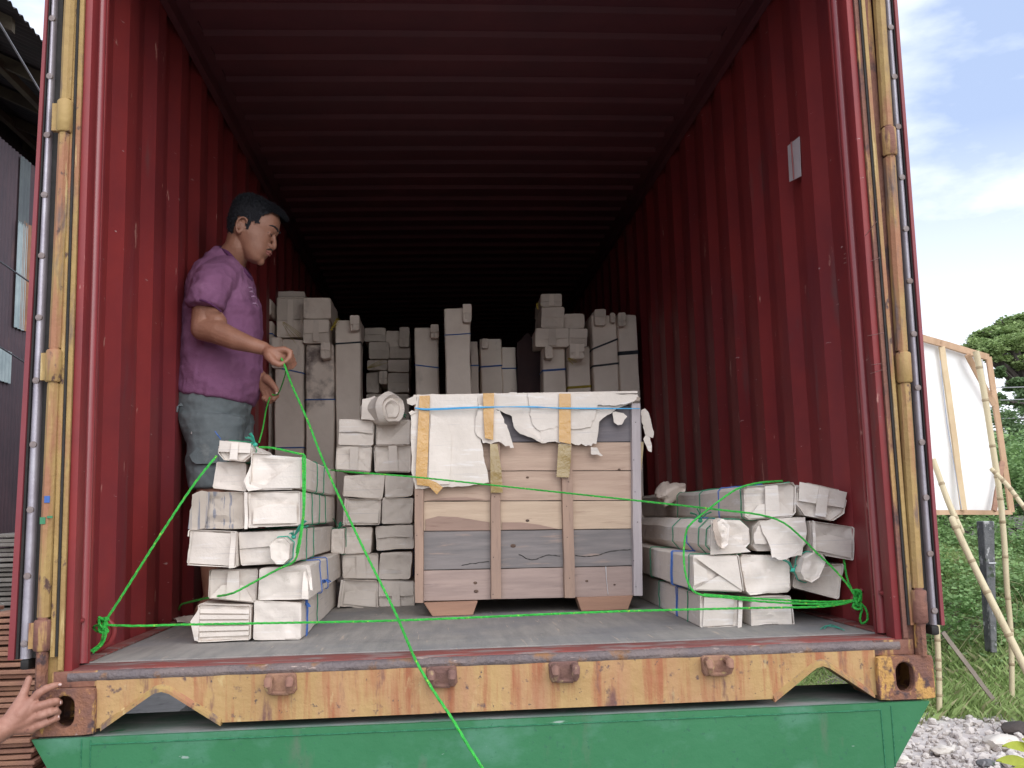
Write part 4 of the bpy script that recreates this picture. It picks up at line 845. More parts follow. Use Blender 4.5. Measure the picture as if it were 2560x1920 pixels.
# ================================================================ MAN WITH THE ROPE
P1 = lambda x, y, d: at(*C1(x, y), y=d)
PN = lambda x, y, d: at(*CN(x, y), y=d)
def head_parts(org, fwd, up, skin_bm, s=1.):
    lat = fwd.cross(up).normalized()       # towards the side away from / near the camera
    def W_(F, H, S=0.): return org+fwd*(F*s)+up*(H*s)+lat*(S*s)
    sl = [(.124, -.010, -.075, .032), (.112, .038, -.098, .056), (.095, .066, -.110, .067), (.075, .078, -.117, .0735), (.050, .084, -.1195, .0765), (.033, .0895, -.1195, .0765), (.018, .087, -.1185, .076),
          (.004, .080, -.116, .0755), (-.010, .079, -.112, .0755), (-.030, .081, -.102, .0750), (-.048, .084, -.088, .070), (-.066, .0885, -.060, .064), (-.080, .088, -.040, .0595), (-.097, .0815, -.020, .054), (-.110, .083, -.004, .047), (-.122, .074, .010, .037), (-.128, .055, .02, .024)]
    rg = []
    for H, F, B, Wd in sl:
        ring = []; c = (F+B)/2; a = (F-B)/2
        for i in range(40):
            q = 2*math.pi*i/40; ca, sa = math.cos(q), math.sin(q)
            e = .92 if ca < 0 else .92-.20*ca
            fx = c+a*math.copysign(abs(ca)**.95, ca); sx = Wd*math.copysign(abs(sa)**e, sa)*(1-.10*max(0, ca)**2)
            ring.append(W_(fx, H, sx))
        rg.append(ring)
    loft(skin_bm, rg)
    T = lambda *a: W_(*a)
    chain(skin_bm, [T(.080, .008), T(.092, -.012), T(.100, -.030), T(.099, -.038)], [.008, .0085, .0105, .0125], 12)     # nose
    for q in (-1, 1): chain(skin_bm, [T(.086, -.038, q*.013), T(.094, -.042, q*.012)], [.0085, .0085], 10)
    for q in (-1, 1):
        chain(skin_bm, [T(.056, .026, q*.046), T(.074, .031, q*.033), T(.084, .028, q*.012)], [.008, .009, .008], 10)     # brow
        ellip(skin_bm, T(.069, .003, q*.029), (.0135*s,)*3)
    chain(skin_bm, [T(.078, -.058, -.022), T(.0905, -.0585), T(.078, -.058, .022)], [.008, .0105, .008], 10)
    chain(skin_bm, [T(.076, -.076, -.020), T(.0865, -.076), T(.076, -.076, .020)], [.008, .0095, .008], 10)
    ellip(skin_bm, T(.072, -.112), (.018*s,)*3)
    for q in (-1, 1):       # ears: rim, lobe, bowl
        c = lambda F, H, S: T(-.026+F, -.012+H, q*(.0715+S))
        pts = smooth_path([c(.010, -.016, .004), c(-.004, -.036, .008), c(-.016, -.020, .014), c(-.022, .004, .018), c(-.016, .024, .016), c(0, .030, .012), c(.012, .020, .006), c(.012, .006, .002)], 4)
        for a, b in zip(pts, pts[1:]): chain(skin_bm, [a, b], [.0046, .0046], 8)
        chain(skin_bm, [c(-.002, -.034, .007), c(.002, -.028, .006)], [.0075, .007], 10)
        ellip(skin_bm, c(-.004, -.004, .003), (.013*s, .010*s, .024*s)); chain(skin_bm, [c(-.010, .010, .010), c(-.010, -.012, .010)], [.0038, .0038], 8); ellip(skin_bm, c(.013, -.006, .004), (.006*s,)*3)
    return W_
def hair_mesh(W_, parent, m, seed=0, quiff=.012):
    bm = bmesh.new(); rg = []; info = []
    sl = [(.130, -.012, -.078, .036), (.123, .040, -.100, .060), (.110, .076, -.116, .073), (.094, .094, -.124, .079), (.075, .097, -.128, .082), (.055, .094, -.130, .0835), (.035, .09, -.129, .083), (.015, .088, -.126, .081), (0, .086, -.122, .079), (-.015, .08, -.116, .077), (-.03, .08, -.108, .0755), (-.045, .08, -.098, .073), (-.058, .07, -.086, .070)]
    # interpolate rings
    S2 = []
    for a, b in zip(sl, sl[1:]):
        for k in range(4): t = k/4; S2.append(tuple(a[i]*(1-t)+b[i]*t for i in range(4)))
    S2.append(sl[-1]); N = 96; V = []
    for H, F, B, Wd in S2:
        c = (F+B)/2; a = (F-B)/2; row = []
        for i in range(N):
            q = 2*math.pi*i/N; ca, sa = math.cos(q), math.sin(q)
            k = 1+.028*noise.noise(Vector((ca*6+seed, sa*6, H*60)))+.05*noise.noise(Vector((ca*16, sa*16+seed, H*150)))
            fx = c+a*ca*k; sx = Wd*math.copysign(abs(sa)**.9, sa)*k
            row.append((fx, H+.004*noise.noise(Vector((ca*9, sa*9, H*90))), sx))
        V.append(row)
    def keep(F, H, S):
        aS = abs(S)
        if F > .060: return H > .086-.0*(aS)
        if F > .030: return H > .050+.036*((F-.030)/.030)
        if F > .002: return H > .018
        if F > -.016: return H > -.022
        if F > -.060: return H > .020 if aS > .055 else H > .0
        return H > -.058+.10*max(0, (F+.085))
    vs = [[bm.verts.new(W_(*p)) for p in row] for row in V]
    for j in range(len(V)-1):
        for i in range(N):
            k = (i+1) % N; c = [(V[j][i][n]+V[j+1][k][n])/2 for n in range(3)]
            c = (c[0]+.004*noise.noise(Vector((i*1.1, j*1.7, 0))), c[1]+.006*noise.noise(Vector((i*.9, j, 5))), c[2])
            if keep(*c): bm.faces.new((vs[j][i], vs[j][k], vs[j+1][k], vs[j+1][i]))
    bm.faces.new(vs[0])
    bmesh.ops.delete(bm, geom=[v for v in bm.verts if not v.link_faces], context='VERTS')
    bm.normal_update(); cen = W_(-.02, .02, 0); rd = random.Random(seed)
    base = [(f.calc_center_median(), (f.calc_center_median()-cen).normalized()) for f in bm.faces]
    fwd = (W_(1, 0)-W_(0, 0)).normalized(); up = (W_(0, 1)-W_(0, 0)).normalized()
    for c, n in base:
        H = (c-W_(0, 0)).dot(up); F = (c-W_(0, 0)).dot(fwd); ln = (.005+.009*rd.random()) if H > .07 else (.002+.005*rd.random())
        if H > .08 and F > .03: ln *= 1.5
        for _ in range(3 if H > .05 else 2):
            p = c+Vector((rd.uniform(-.004, .004),)*3); d = (n*(.8 if H > .06 else .35)+fwd*rd.uniform(0, .9)+Vector((rd.uniform(-.5, .5), rd.uniform(-.5, .5), rd.uniform(-.5, .4)))).normalized()
            if H < .06: d = (d-up*.8).normalized()
            t = d.orthogonal().normalized()*.0016; q = p+d*ln
            vv = [bm.verts.new(x) for x in (p-t, p+t, q)]; bm.faces.new(vv)
    return fin('hair', bm, m, parent, 180, recalc=False)
def face_details(W_, body, s=1.):
    for q in (-1, 1):
        bm = bmesh.new(); chain(bm, smooth_path([W_(.0600, .028, q*.0515), W_(.0790, .0365, q*.0385), W_(.0915, .034, q*.020), W_(.0935, .028, q*.011)], 3), [.0026, .003, .0034, .0036, .0038, .0038, .0038, .0036, .0034, .003], 6); fin('eyebrow', bm, HAIR, body, 60)
        bm = bmesh.new(); chain(bm, smooth_path([W_(.0680, .004, q*.042), W_(.0775, .0030, q*.036), W_(.0822, .000, q*.028), W_(.0810, -.003, q*.021)], 3), [.0012, .0016, .0018, .002, .0022, .002, .0018, .0016, .0014, .0012], 6); fin('eye', bm, HAIR, body, 60)
    bm = bmesh.new(); chain(bm, smooth_path([W_(.0840, -.062, .024), W_(.0940, -.0545, .015), W_(.0995, -.0515, .0), W_(.0940, -.0545, -.015), W_(.0840, -.062, -.024)], 4), [.0014+.0020*math.sin(math.pi*k/16) for k in range(17)], 6); fin('moustache', bm, mat('moustache_hair', (.05, .035, .032), (.03, .022, .02), 60, .8, .6, 200), body, 60)
    bm = bmesh.new(); chain(bm, [W_(.0845, -.067, -.022), W_(.0985, -.0655, -.008), W_(.0985, -.0655, .008), W_(.0845, -.067, .022)], [.002, .0045, .0045, .002], 8)
    chain(bm, [W_(.0835, -.073, -.020), W_(.0945, -.0745, -.007), W_(.0945, -.0745, .007), W_(.0835, -.073, .020)], [.002, .0050, .0050, .002], 8); fin('lips', bm, LIPM, body, 60)

man = thing('person', 'man in a purple T-shirt and grey shorts standing inside, pulling the green rope', 'person', (-.9, 1.3, FZ))
hy = 1.255
org = at(*CH(500, 620), y=hy); th = rad(22.8); yawh = rad(7)
up0 = Vector((math.sin(th), 0, math.cos(th))); fw0 = Vector((math.cos(th), 0, -math.sin(th)))
fw = (fw0*math.cos(yawh)+Vector((0, -1, 0))*math.sin(yawh)).normalized()
sb = bmesh.new(); HW_ = head_parts(org, fw, up0, sb)
neck0 = HW_(-.045, -.045); neckb = P1(470, 640, 1.30)
chain(sb, [neck0, HW_(-.035, -.095), P1(500, 560, 1.28), neckb, P1(430, 760, 1.30)], [.056, .056, .060, .066, .09], 18)
chain(sb, [P1(430, 760, 1.30), P1(420, 1100, 1.30), P1(400, 1500, 1.30)], [.10, .11, .10], 18)
# near arm
SHN, ELN, WRN = P1(352, 745, 1.13), P1(292, 1058, 1.05), P1(716, 1192, .99)
chain(sb, [P1(420, 760, 1.26), SHN, P1(322, 900, 1.09), ELN], [.07, .066, .054, .044], 18)
chain(sb, [ELN, P1(400, 1080, 1.03), P1(520, 1132, 1.01), P1(640, 1170, .995), WRN], [.044, .047, .040, .030, .0262], 18)
chain(sb, [P1(340, 960, 1.07), P1(395, 1010, 1.045)], [.046, .038], 14)
# near fist : palm block, four fingers side by side, thumb
yy0 = .985
for k, dy in enumerate((-.026, -.012, .002, .014)):
    kn, pip, dip, tip_ = PN(835+18*k, 405+52*k, yy0+dy+.004), PN(950+27*k, 452+72*k, yy0+dy), PN(935+18*k, 560+58*k, yy0+dy-.006), PN(868+10*k, 622+44*k, yy0+dy-.008)
    chain(sb, [WRN, PN(640, 440+30*k, yy0+dy*.6), kn], [.023, .017, .0130], 12)
    chain(sb, [kn, pip, dip, tip_], [.0122, .0108-.0004*k, .0102-.0005*k, .0090], 12)
chain(sb, [PN(560, 480, yy0-.012), PN(690, 560, yy0-.008), PN(800, 600, yy0+.004)], [.027, .030, .026], 14); chain(sb, [PN(800, 560, yy0+.01), PN(900, 680, yy0+.012)], [.024, .016], 12)
chain(sb, [PN(545, 520, yy0-.026), PN(640, 640, yy0-.040), PN(735, 690, yy0-.044), PN(805, 668, yy0-.044)], [.020, .0145, .0112, .0098], 12)
# far arm and hand
chain(sb, [P1(420, 760, 1.34), P1(420, 790, 1.46), P1(380, 1100, 1.50), P1(500, 1300, 1.44), P1(690, 1390, 1.34)], [.07, .062, .045, .040, .030], 16)
yf = 1.31
WF = P1(695, 1400, yf)
for k, (kx, ky, px_, py_, tx, ty) in enumerate(((590, 1100, 700, 1280, 620, 1330), (545, 1130, 640, 1345, 560, 1350), (490, 1150, 570, 1390, 500, 1360), (440, 1170, 500, 1385, 440, 1320))):
    dy = -.018+.004*k
    chain(sb, [WF, PN(kx, ky, yf+dy)], [.026, .014], 12); chain(sb, [PN(kx, ky, yf+dy), PN(px_, py_, yf+dy-.012), PN(tx, ty, yf+dy-.022)], [.012, .0105, .0095], 12)
chain(sb, [PN(500, 960, yf-.02), PN(600, 1050, yf-.040), PN(680, 1150, yf-.050), PN(697, 1225, yf-.050)], [.020, .014, .0118, .0095], 12)
# legs
def leg(yc_, xk, xa):
    hip = at(*CT(620, 620), y=yc_); knee = at(*CT(xk, 1300), y=yc_-.02); ank = Vector((xa, yc_, FZ+.085))
    chain(sb, [hip, knee], [.066, .056], 16); chain(sb, [P1(400, 1500, 1.30), hip], [.09, .066], 12); chain(sb, [knee, knee.lerp(ank, .3)+Vector((-.012, 0, 0)), ank], [.056, .054, .034], 16)
    chain(sb, [ank, Vector((xa-.035, yc_, FZ+.035)), Vector((xa+.05, yc_-.005, FZ+.040)), Vector((xa+.12, yc_-.01, FZ+.028))], [.034, .034, .032, .026], 14)
    for k in range(5): chain(sb, [Vector((xa+.11, yc_-.045+.020*k, FZ+.022)), Vector((xa+.165-.008*k, yc_-.050+.020*k, FZ+.014))], [.016, .011], 8)
leg(1.20, 600, -1.03); leg(1.40, 760, -.95)
body = remesh('body', sb, SKIN, man, .0033, 4, .45)
face_details(HW_, body)
hair_mesh(HW_, man, HAIR, 3)
bm = bmesh.new(); ellip(bm, PN(690, 1232, yf-.0600), (.0045, .0018, .0058), seg=10); fin('thumbnail', bm, mat('finger_nail', (.60, .42, .38), None, 20, .3, 0), body)
# shirt
def wr(sc, amp, st=(1, 1, 1.), seed=0):
    def f(p, n):
        q = Vector((p.x*st[0]*sc+seed, p.y*st[1]*sc, p.z*st[2]*sc)); a = noise.noise(q); b = noise.noise(q*2.3+Vector((5, 1, 2)))
        return amp*((1-abs(a)*2.2)*.7+(1-abs(b)*2.2)*.3)
    return f
def ovals(rows, seg=32, e=.9):
    rg = []
    for L_, R__, hw, yc_ in rows:
        c = (L_+R__)/2; a = (R__-L_); rg.append([c+a*.5*math.copysign(abs(math.cos(q))**e, math.cos(q))+Vector((0, hw*math.copysign(abs(math.sin(q))**e, math.sin(q)), 0)) for q in [2*math.pi*i/seg for i in range(seg)]])
    return rg
TS = bmesh.new()
rows_ = [((398, 500), (585, 655), .060, 1.29), ((330, 560), (618, 700), .100, 1.295), ((262, 640), (640, 750), .165, 1.30), ((218, 740), (652, 800), .190, 1.30), ((190, 850), (672, 870), .195, 1.30), ((176, 960), (693, 960), .185, 1.30), ((164, 1060), (692, 1060), .175, 1.30), ((152, 1160), (690, 1160), .172, 1.30), ((140, 1270), (692, 1275), .175, 1.30), ((128, 1390), (688, 1400), .182, 1.30), ((130, 1460), (668, 1500), .182, 1.30), ((135, 1508), (642, 1578), .180, 1.30)]
loft(TS, ovals([(P1(*a, yc_), P1(*b, yc_), hw, yc_) for a, b, hw, yc_ in rows_], 40))
def sleeve(bm, pts, rs): tube(bm, pts, rs, 24)
tube(TS, [P1(455, 690, 1.24), P1(390, 720, 1.14), P1(352, 780, 1.085), P1(326, 850, 1.068), P1(316, 905, 1.062)], [.078, .078, .072, .067, .068], 26)
ellip(TS, P1(408, 705, 1.17), (.078, .07, .066)); chain(TS, [P1(420, 640, 1.28), P1(400, 700, 1.42)], [.08, .085], 16)
tube(TS, [P1(430, 700, 1.40), P1(410, 800, 1.50), P1(390, 930, 1.53)], [.09, .085, .075], 20)
shirt = remesh('shirt', TS, SHIRT, man, .0065, 4, .5, wfn=(lambda f1, f2: (lambda p, n: f1(p, n)+f2(p, n)))(wr(6.5, .0085, (1.3, 1, 2.3), 2), wr(15, .0038, (1.8, 1.2, .8), 9)))
bm = bmesh.new()      # ribbed collar
cp = smooth_path([P1(402, 497, 1.29), P1(455, 520, 1.225), P1(520, 590, 1.210), P1(585, 665, 1.225), P1(628, 715, 1.285), P1(600, 660, 1.37), P1(500, 540, 1.385), P1(430, 500, 1.35), P1(402, 497, 1.29)], 5)
tube(bm, cp, .0085, 8); fin('collar', bm, mat('dark_purple_rib', (.13, .038, .12), (.10, .03, .095), 60, .95, .5, 140), shirt)
bm = bmesh.new(); tube(bm, smooth_path([P1(214, 848, 1.03), P1(300, 862, .985), P1(370, 895, .985), P1(422, 938, 1.02)], 5), .0038, 6); fin('sleeve_hem', bm, MATS['dark_purple_rib'], shirt)
for k, (a, b) in enumerate((((612, 770), (640, 800)), ((618, 800), (650, 820)), ((630, 835), (664, 850)), ((640, 880), (676, 905)))):
    bm = bmesh.new(); tube(bm, smooth_path([P1(*a, 1.155), P1((a[0]+b[0])/2+6, (a[1]+b[1])/2-10, 1.17), P1(*b, 1.20)], 4), [.001, .003, .002, .004, .002, .003, .002, .003, .001], 5); fin('chest_print', bm, SHIRTD, shirt)
# shorts
TR_ = bmesh.new(); PT = lambda x, y, d: at(*CT(x, y), y=d)
rows_ = [((160, 60), (1150, 200), .165, 1.30), ((140, 260), (1130, 330), .168, 1.30), ((132, 420), (1085, 460), .165, 1.30), ((165, 560), (1050, 600), .155, 1.30)]
loft(TR_, ovals([(PT(*a, d), PT(*b, d), hw, d) for a, b, hw, d in rows_], 36))
for yl_, rows_ in ((1.215, [((150, 430), (1060, 470)), ((205, 600), (1035, 620)), ((262, 780), (1012, 780)), ((278, 960), (985, 950)), ((285, 1140), (950, 1130)), ((300, 1330), (910, 1310)), ((330, 1440), (890, 1420))]), (1.41, [((300, 430), (1165, 420)), ((420, 620), (1160, 600)), ((520, 800), (1140, 780)), ((560, 1000), (1100, 980)), ((590, 1200), (1060, 1180)), ((600, 1400), (1020, 1390))])):
    loft(TR_, ovals([(PT(*a, yl_), PT(*b, yl_), .100, yl_) for a, b in rows_], 28))
shorts = remesh('shorts', TR_, SHORT, man, .0065, 4, .5, wfn=(lambda f1, f2: (lambda p, n: f1(p, n)+f2(p, n)))(wr(9, .0075, (1, 1, 1.8), 5), wr(22, .0032, (1, 1, 1), 3)))
sheet('pocket_flap', [PT(293, 985, 1.108), PT(345, 930, 1.105), PT(500, 905, 1.10), PT(690, 912, 1.10), PT(690, 1090, 1.098), PT(560, 1104, 1.096), PT(385, 1104, 1.098), PT(330, 1065, 1.102)], SHORT, shorts, .006, .004, 2, 14)
bm = bmesh.new(); tube(bm, smooth_path([PT(285, 290, 1.150), PT(300, 420, 1.14), PT(345, 540, 1.13), PT(345, 620, 1.125), PT(320, 690, 1.12)], 5), [.0028]*21, 6); fin('pocket_seam', bm, SEAM, shorts)
sheet('torn_pocket', jag([PT(280, 180, 1.165), PT(290, 230, 1.15), PT(215, 300, 1.15), PT(150, 305, 1.15), PT(125, 385, 1.14), PT(40, 330, 1.14), PT(130, 310, 1.15), PT(190, 240, 1.16)], .002, 3, 3), SHORT, shorts, .004, .006, 2)

# ================================================================ HELPER'S HAND AT THE LEFT CASTING (rest of him stands outside the frame)
PH = lambda x, y, d=-.03: at(*CFH(x, y), y=d)
m2 = thing('person', 'person at the left edge gripping the corner casting, only hand and forearm in view', 'person', (-1.85, -.30, GZ))
hb = bmesh.new(); WR2 = PH(110, 1050, -.060)
ELB = Vector((-1.62, -.34, -.16)); SH2 = Vector((-1.80, -.30, .10))
chain(hb, [PH(-260, 1220, -.10), PH(-60, 1130, -.075), WR2], [.036, .031, .0255], 20); chain(hb, [ELB, PH(-260, 1220, -.10)], [.043, .036], 18); chain(hb, [SH2, ELB], [.058, .044], 18)
chain(hb, [PH(-60, 1090, -.07), PH(110, 1000, -.060)], [.024, .022], 16); chain(hb, [PH(-60, 1190, -.07), PH(110, 1110, -.058)], [.022, .018], 16)
fing = [([(455, 700), (560, 560), (690, 480), (800, 440), (878, 425)], -.024, (.0125, .0108, .0100, .0092, .0078)),
        ([(440, 800), (600, 735), (745, 690), (830, 668), (885, 690)], -.032, (.0125, .0112, .0105, .0098, .0085)),
        ([(455, 930), (600, 880), (740, 832), (815, 812), (860, 835)], -.030, (.0122, .0110, .0102, .0095, .0085)),
        ([(470, 1065), (590, 1030), (700, 985), (790, 942), (850, 925)], -.024, (.0115, .0100, .0092, .0085, .0075))]
for k, (pp, dy, rr) in enumerate(fing):
    ds = [dy-.008, dy-.012, dy-.006, dy+.002, dy+.010+(.014 if k in (1, 2) else 0)]
    P_ = [PH(x, y, d) for (x, y), d in zip(pp, ds)]
    chain(hb, [WR2, PH(280, (1050+pp[0][1])/2, dy-.022), P_[0]], [.021, .0185, .0155], 14)
    chain(hb, P_, rr, 14)
    for p_, r_ in ((P_[0], .0135), (P_[2], rr[2]*1.07)): ellip(hb, p_+Vector((0, -.0015, 0)), (r_,)*3)
    if k: chain(hb, [PH(300, (1050+pp[0][1])/2-60, dy-.022), PH(420, pp[0][1]-70, dy-.012)], [.018, .012], 12)
chain(hb, [PH(170, 940, -.055), PH(265, 760, -.042), PH(335, 600, -.030), PH(385, 470, -.022), PH(430, 335, -.016)], [.022, .018, .0125, .0105, .0088], 14)
chain(hb, [PH(265, 760, -.042), PH(430, 700, -.040)], [.016, .013], 12)
# torso, head and legs of the helper
HB = Vector((-1.90, -.25, 0)); f2 = Vector((.92, .38, 0)).normalized(); HW2 = head_parts(Vector((-1.88, -.24, .36)), f2, Vector((0, 0, 1)), hb)
chain(hb, [HW2(-.03, -.08), Vector((-1.92, -.25, .13)), Vector((-1.93, -.25, -.3))], [.055, .07, .10], 16); chain(hb, [Vector((-1.92, -.25, .10)), SH2], [.06, .06], 14)
S3 = Vector((-1.99, -.05, .10)); chain(hb, [Vector((-1.92, -.2, .10)), S3, Vector((-2.03, .02, -.18)), Vector((-1.93, .05, -.42)), Vector((-1.90, .04, -.52))], [.06, .057, .043, .028, .03], 14)
for q in (-1, 1):
    hp = Vector((-1.93+.03*q, -.25+.09*q, -.40)); kn = hp+Vector((.02, 0, -.36)); an = Vector((hp.x-.02, hp.y, GZ+.09))
    chain(hb, [hp, kn, kn.lerp(an, .3), an, an+Vector((.13, .05, -.055))], [.085, .058, .054, .036, .028], 14)
b2 = remesh('body', hb, SKIN2, m2, .0034, 3, .45)
face_details(HW2, b2); hair_mesh(HW2, m2, HAIR, 8)
bm = bmesh.new(); loft(bm, ovals([(Vector((-2.02, 0, z))+Vector((0, 0, 0)), Vector((-1.83, 0, z)), hw, 0) for z, hw in ((.145, .07), (.115, .15), (.05, .19), (-.15, .185), (-.45, .18))], 28))
for v in bm.verts: v.co.y -= .24
tube(bm, [Vector((-1.90, -.27, .08)), SH2+Vector((0, -.01, 0)), SH2.lerp(ELB, .6)], [.08, .075, .066], 16); tube(bm, [Vector((-1.92, -.2, .08)), S3, S3+Vector((-.02, .03, -.17))], [.08, .072, .062], 16)
remesh('shirt', bm, mat('grey_work_shirt', (.20, .20, .22), (.16, .16, .18), 6, .9, .4, 12), m2, .010, 4, .5, wfn=wr(8, .005, V1, 1))
bm = bmesh.new(); loft(bm, ovals([(Vector((-2.02, -.25, z)), Vector((-1.84, -.25, z)), hw, -.25) for z, hw in ((-.36, .17), (-.52, .18))], 24))
for q in (-1, 1): loft(bm, ovals([(Vector((-2.01+.03*q, 0, z))+Vector((0, -.25+.09*q, 0)), Vector((-1.85+.03*q, -.25+.09*q, z)), .09, 0) for z in (-.45, -.75, GZ+.12)], 20))
remesh('trousers', bm, mat('dark_trousers', (.05, .05, .06), None, 6, .9, .4, 12), m2, .012, 4, .5)
for (x, y, d, a) in ((888, 424, -.0240, (.0046, .0026, .0036)), (896, 690, -.0255, (.0022, .002, .0042)), (868, 900, -.019, (.0022, .002, .0034))):
    bm = bmesh.new(); ellip(bm, PH(x, y, d), a, seg=10); fin('fingernail', bm, mat('pale_finger_nail', (.66, .46, .42), None, 20, .25, 0), b2)

# ================================================================ ROPES
def rope(label, pts, r=.0045, n=8, extra=()):
    bm = bmesh.new(); rope_mesh(bm, pts, r, n)
    for e in extra: rope_mesh(bm, e, r*.95, 6)
    return tag(fin('green_rope', bm, ROPE, None, 60), label, 'rope', 'green ropes lashing the load')
DD = lambda x, y, d: at(*D(x, y), y=d)
def knotpts(c, R_, seed, n=16, ax=(1, 1, 1)):
    rd = random.Random(seed); return [c+Vector((math.sin(k*1.9+seed)*R_*ax[0]*rd.uniform(.6, 1), math.cos(k*2.3)*R_*ax[1]*rd.uniform(.5, 1), math.sin(k*1.3+1)*R_*ax[2]*rd.uniform(.6, 1.1))) for k in range(n)]
KL, KR = DD(222, 1350, .28), DD(1852, 1296, .28)
rope('green rope running down from the gripping hand and out over the sill', [DD(606, 772, .965), DD(613, 785, .94), DD(632, 835, .88), DD(665, 910, .80), DD(700, 1000, .70), DD(745, 1100, .56), DD(795, 1205, .42), DD(850, 1315, .26), DD(880, 1385, .10), DD(900, 1430, -.02), DD(935, 1490, -.06), DD(975, 1550, -.09), DD(1012, 1612, -.12), DD(1045, 1665, -.14), DD(1080, 1740, -.16)], .0042)
rope('thin dark rope between the two hands of the man', [DD(612, 786, .95), DD(618, 800, .97), DD(606, 840, 1.15), DD(597, 853, 1.235), DD(588, 852, 1.25)], .0028, 6)
rope('thin dark rope hanging from the lower hand to the top of the left pile', [DD(583, 858, 1.25), DD(575, 885, 1.15), DD(568, 925, .85), DD(560, 955, .62)], .0028, 6)
rope('long green rope stretched low across the opening between both lashing rings', [KL, DD(300, 1352, .29), DD(420, 1349, .32), DD(800, 1342, .33), DD(1000, 1335, .33), DD(1300, 1322, .34), DD(1600, 1314, .34), DD(1780, 1310, .30), KR], .0036)
rope('green rope rising from the left wall knot to the top of the left pile', [KL, DD(255, 1300, .30), DD(350, 1150, .35), DD(420, 1045, .40), DD(468, 985, .455)], .0038)
rope('green rope knotted to the ring on the left wall with a hanging tail', knotpts(KL, .019, 2, 18, (.8, .7, 1.3)),   .0038, 5, [[KL, DD(222, 1375, .27), DD(215, 1392, .27), DD(195, 1407, .25)], [KL+Vector((.006, 0, 0)), DD(228, 1372, .265), DD(220, 1392, .265), DD(200, 1410, .25)], [KL, DD(205, 1352, .29), DD(203, 1358, .30), DD(212, 1364, .30), DD(225, 1358, .28)]])
rope('green rope knotted at the right wall ring with a hanging loop', knotpts(KR, .021, 5, 18, (.7, .7, 1.6)), .0038, 5, [[KR, DD(1870, 1315, .27), DD(1874, 1338, .27), DD(1862, 1347, .27), DD(1858, 1335, .27), DD(1862, 1312, .28), KR]])
rope('green rope looped over the top and side of the left pile', [DD(560, 966, .48), DD(590, 968, .45), DD(640, 979, .44), DD(657, 984, .44), DD(659, 1010, .43), DD(657, 1100, .415), DD(650, 1160, .40), DD(643, 1195, .40), DD(632, 1215, .41), DD(600, 1230, .43), DD(540, 1262, .44), DD(500, 1282, .45), DD(455, 1290, .56), DD(420, 1298, .80), DD(392, 1306, 1.1), DD(386, 1318, 1.25)], .0037, 8, [[DD(654, 985, .435), DD(655, 1060, .42), DD(654, 1120, .405), DD(640, 1195, .41)]])
rope('green rope crossing in front of the crate from the middle pile to the right knot', [DD(715, 1015, 1.30), DD(760, 1020, 1.0), DD(890, 1030, .95), DD(1100, 1052, .90), DD(1390, 1083, .60), DD(1560, 1102, .40), DD(1640, 1112, .375), DD(1690, 1128, .365), DD(1730, 1160, .365), DD(1765, 1195, .355), DD(1800, 1228, .35), DD(1830, 1262, .32), KR], .0034)
rope('green rope slung around the right pile from its top to below the envelope fold', [KR, DD(1780, 1305, .33), DD(1650, 1300, .37), DD(1560, 1290, .375), DD(1515, 1285, .365), DD(1492, 1270, .37), DD(1480, 1235, .38), DD(1477, 1190, .39), DD(1482, 1150, .39), DD(1492, 1132, .385), DD(1520, 1108, .385), DD(1570, 1070, .385), DD(1600, 1053, .39), DD(1640, 1043, .42), DD(1690, 1039, .50)], .0035, 8, [[DD(1520, 1284, .372), DD(1650, 1294, .375), DD(1780, 1300, .335), KR]])
rope('green rope dropping behind the right pile to the wall knot', [DD(1819, 1180, .46), DD(1824, 1215, .42), DD(1832, 1255, .36), KR], .0034)
bm = bmesh.new(); a = at(*C4(270, 105), y=.47); b = at(*C4(310, 160), y=.48); tube(bm, [a, a.lerp(b, .5)+Vector((0, -.004, 0)), b], [.006, .008, .005], 6, flat=.25); tag(fin('blue_twine', bm, TWB), 'stub of blue twine sticking up behind the small top parcel', 'twine')
bm = bmesh.new()
for pts_ in ([(1700, 565), (1740, 540), (1800, 545), (1860, 560)], [(1730, 560), (1790, 530), (1900, 575)]):
    tube(bm, smooth_path([at(*C6(x, y+860), z=FZ+.004) for x, y in pts_], 5), .0016, 5)
tag(fin('loose_twine', bm, TWT), 'frayed pale teal twine lying on the floor at the right corner', 'twine')
sc = tag(sheet('paper_scrap', jag([at(*C4(5, 1440), z=FZ+.004)+Vector((0, 0, 0)), at(*C4(-20, 1380), z=FZ+.02), at(*C4(60, 1385), z=FZ+.008), at(*C4(130, 1425), z=FZ+.004)], .004, 5, 3), CARDD, None, .003, .012, 2, 14), 'crumpled scrap of paper on the floor near the left wall', 'paper scrap')

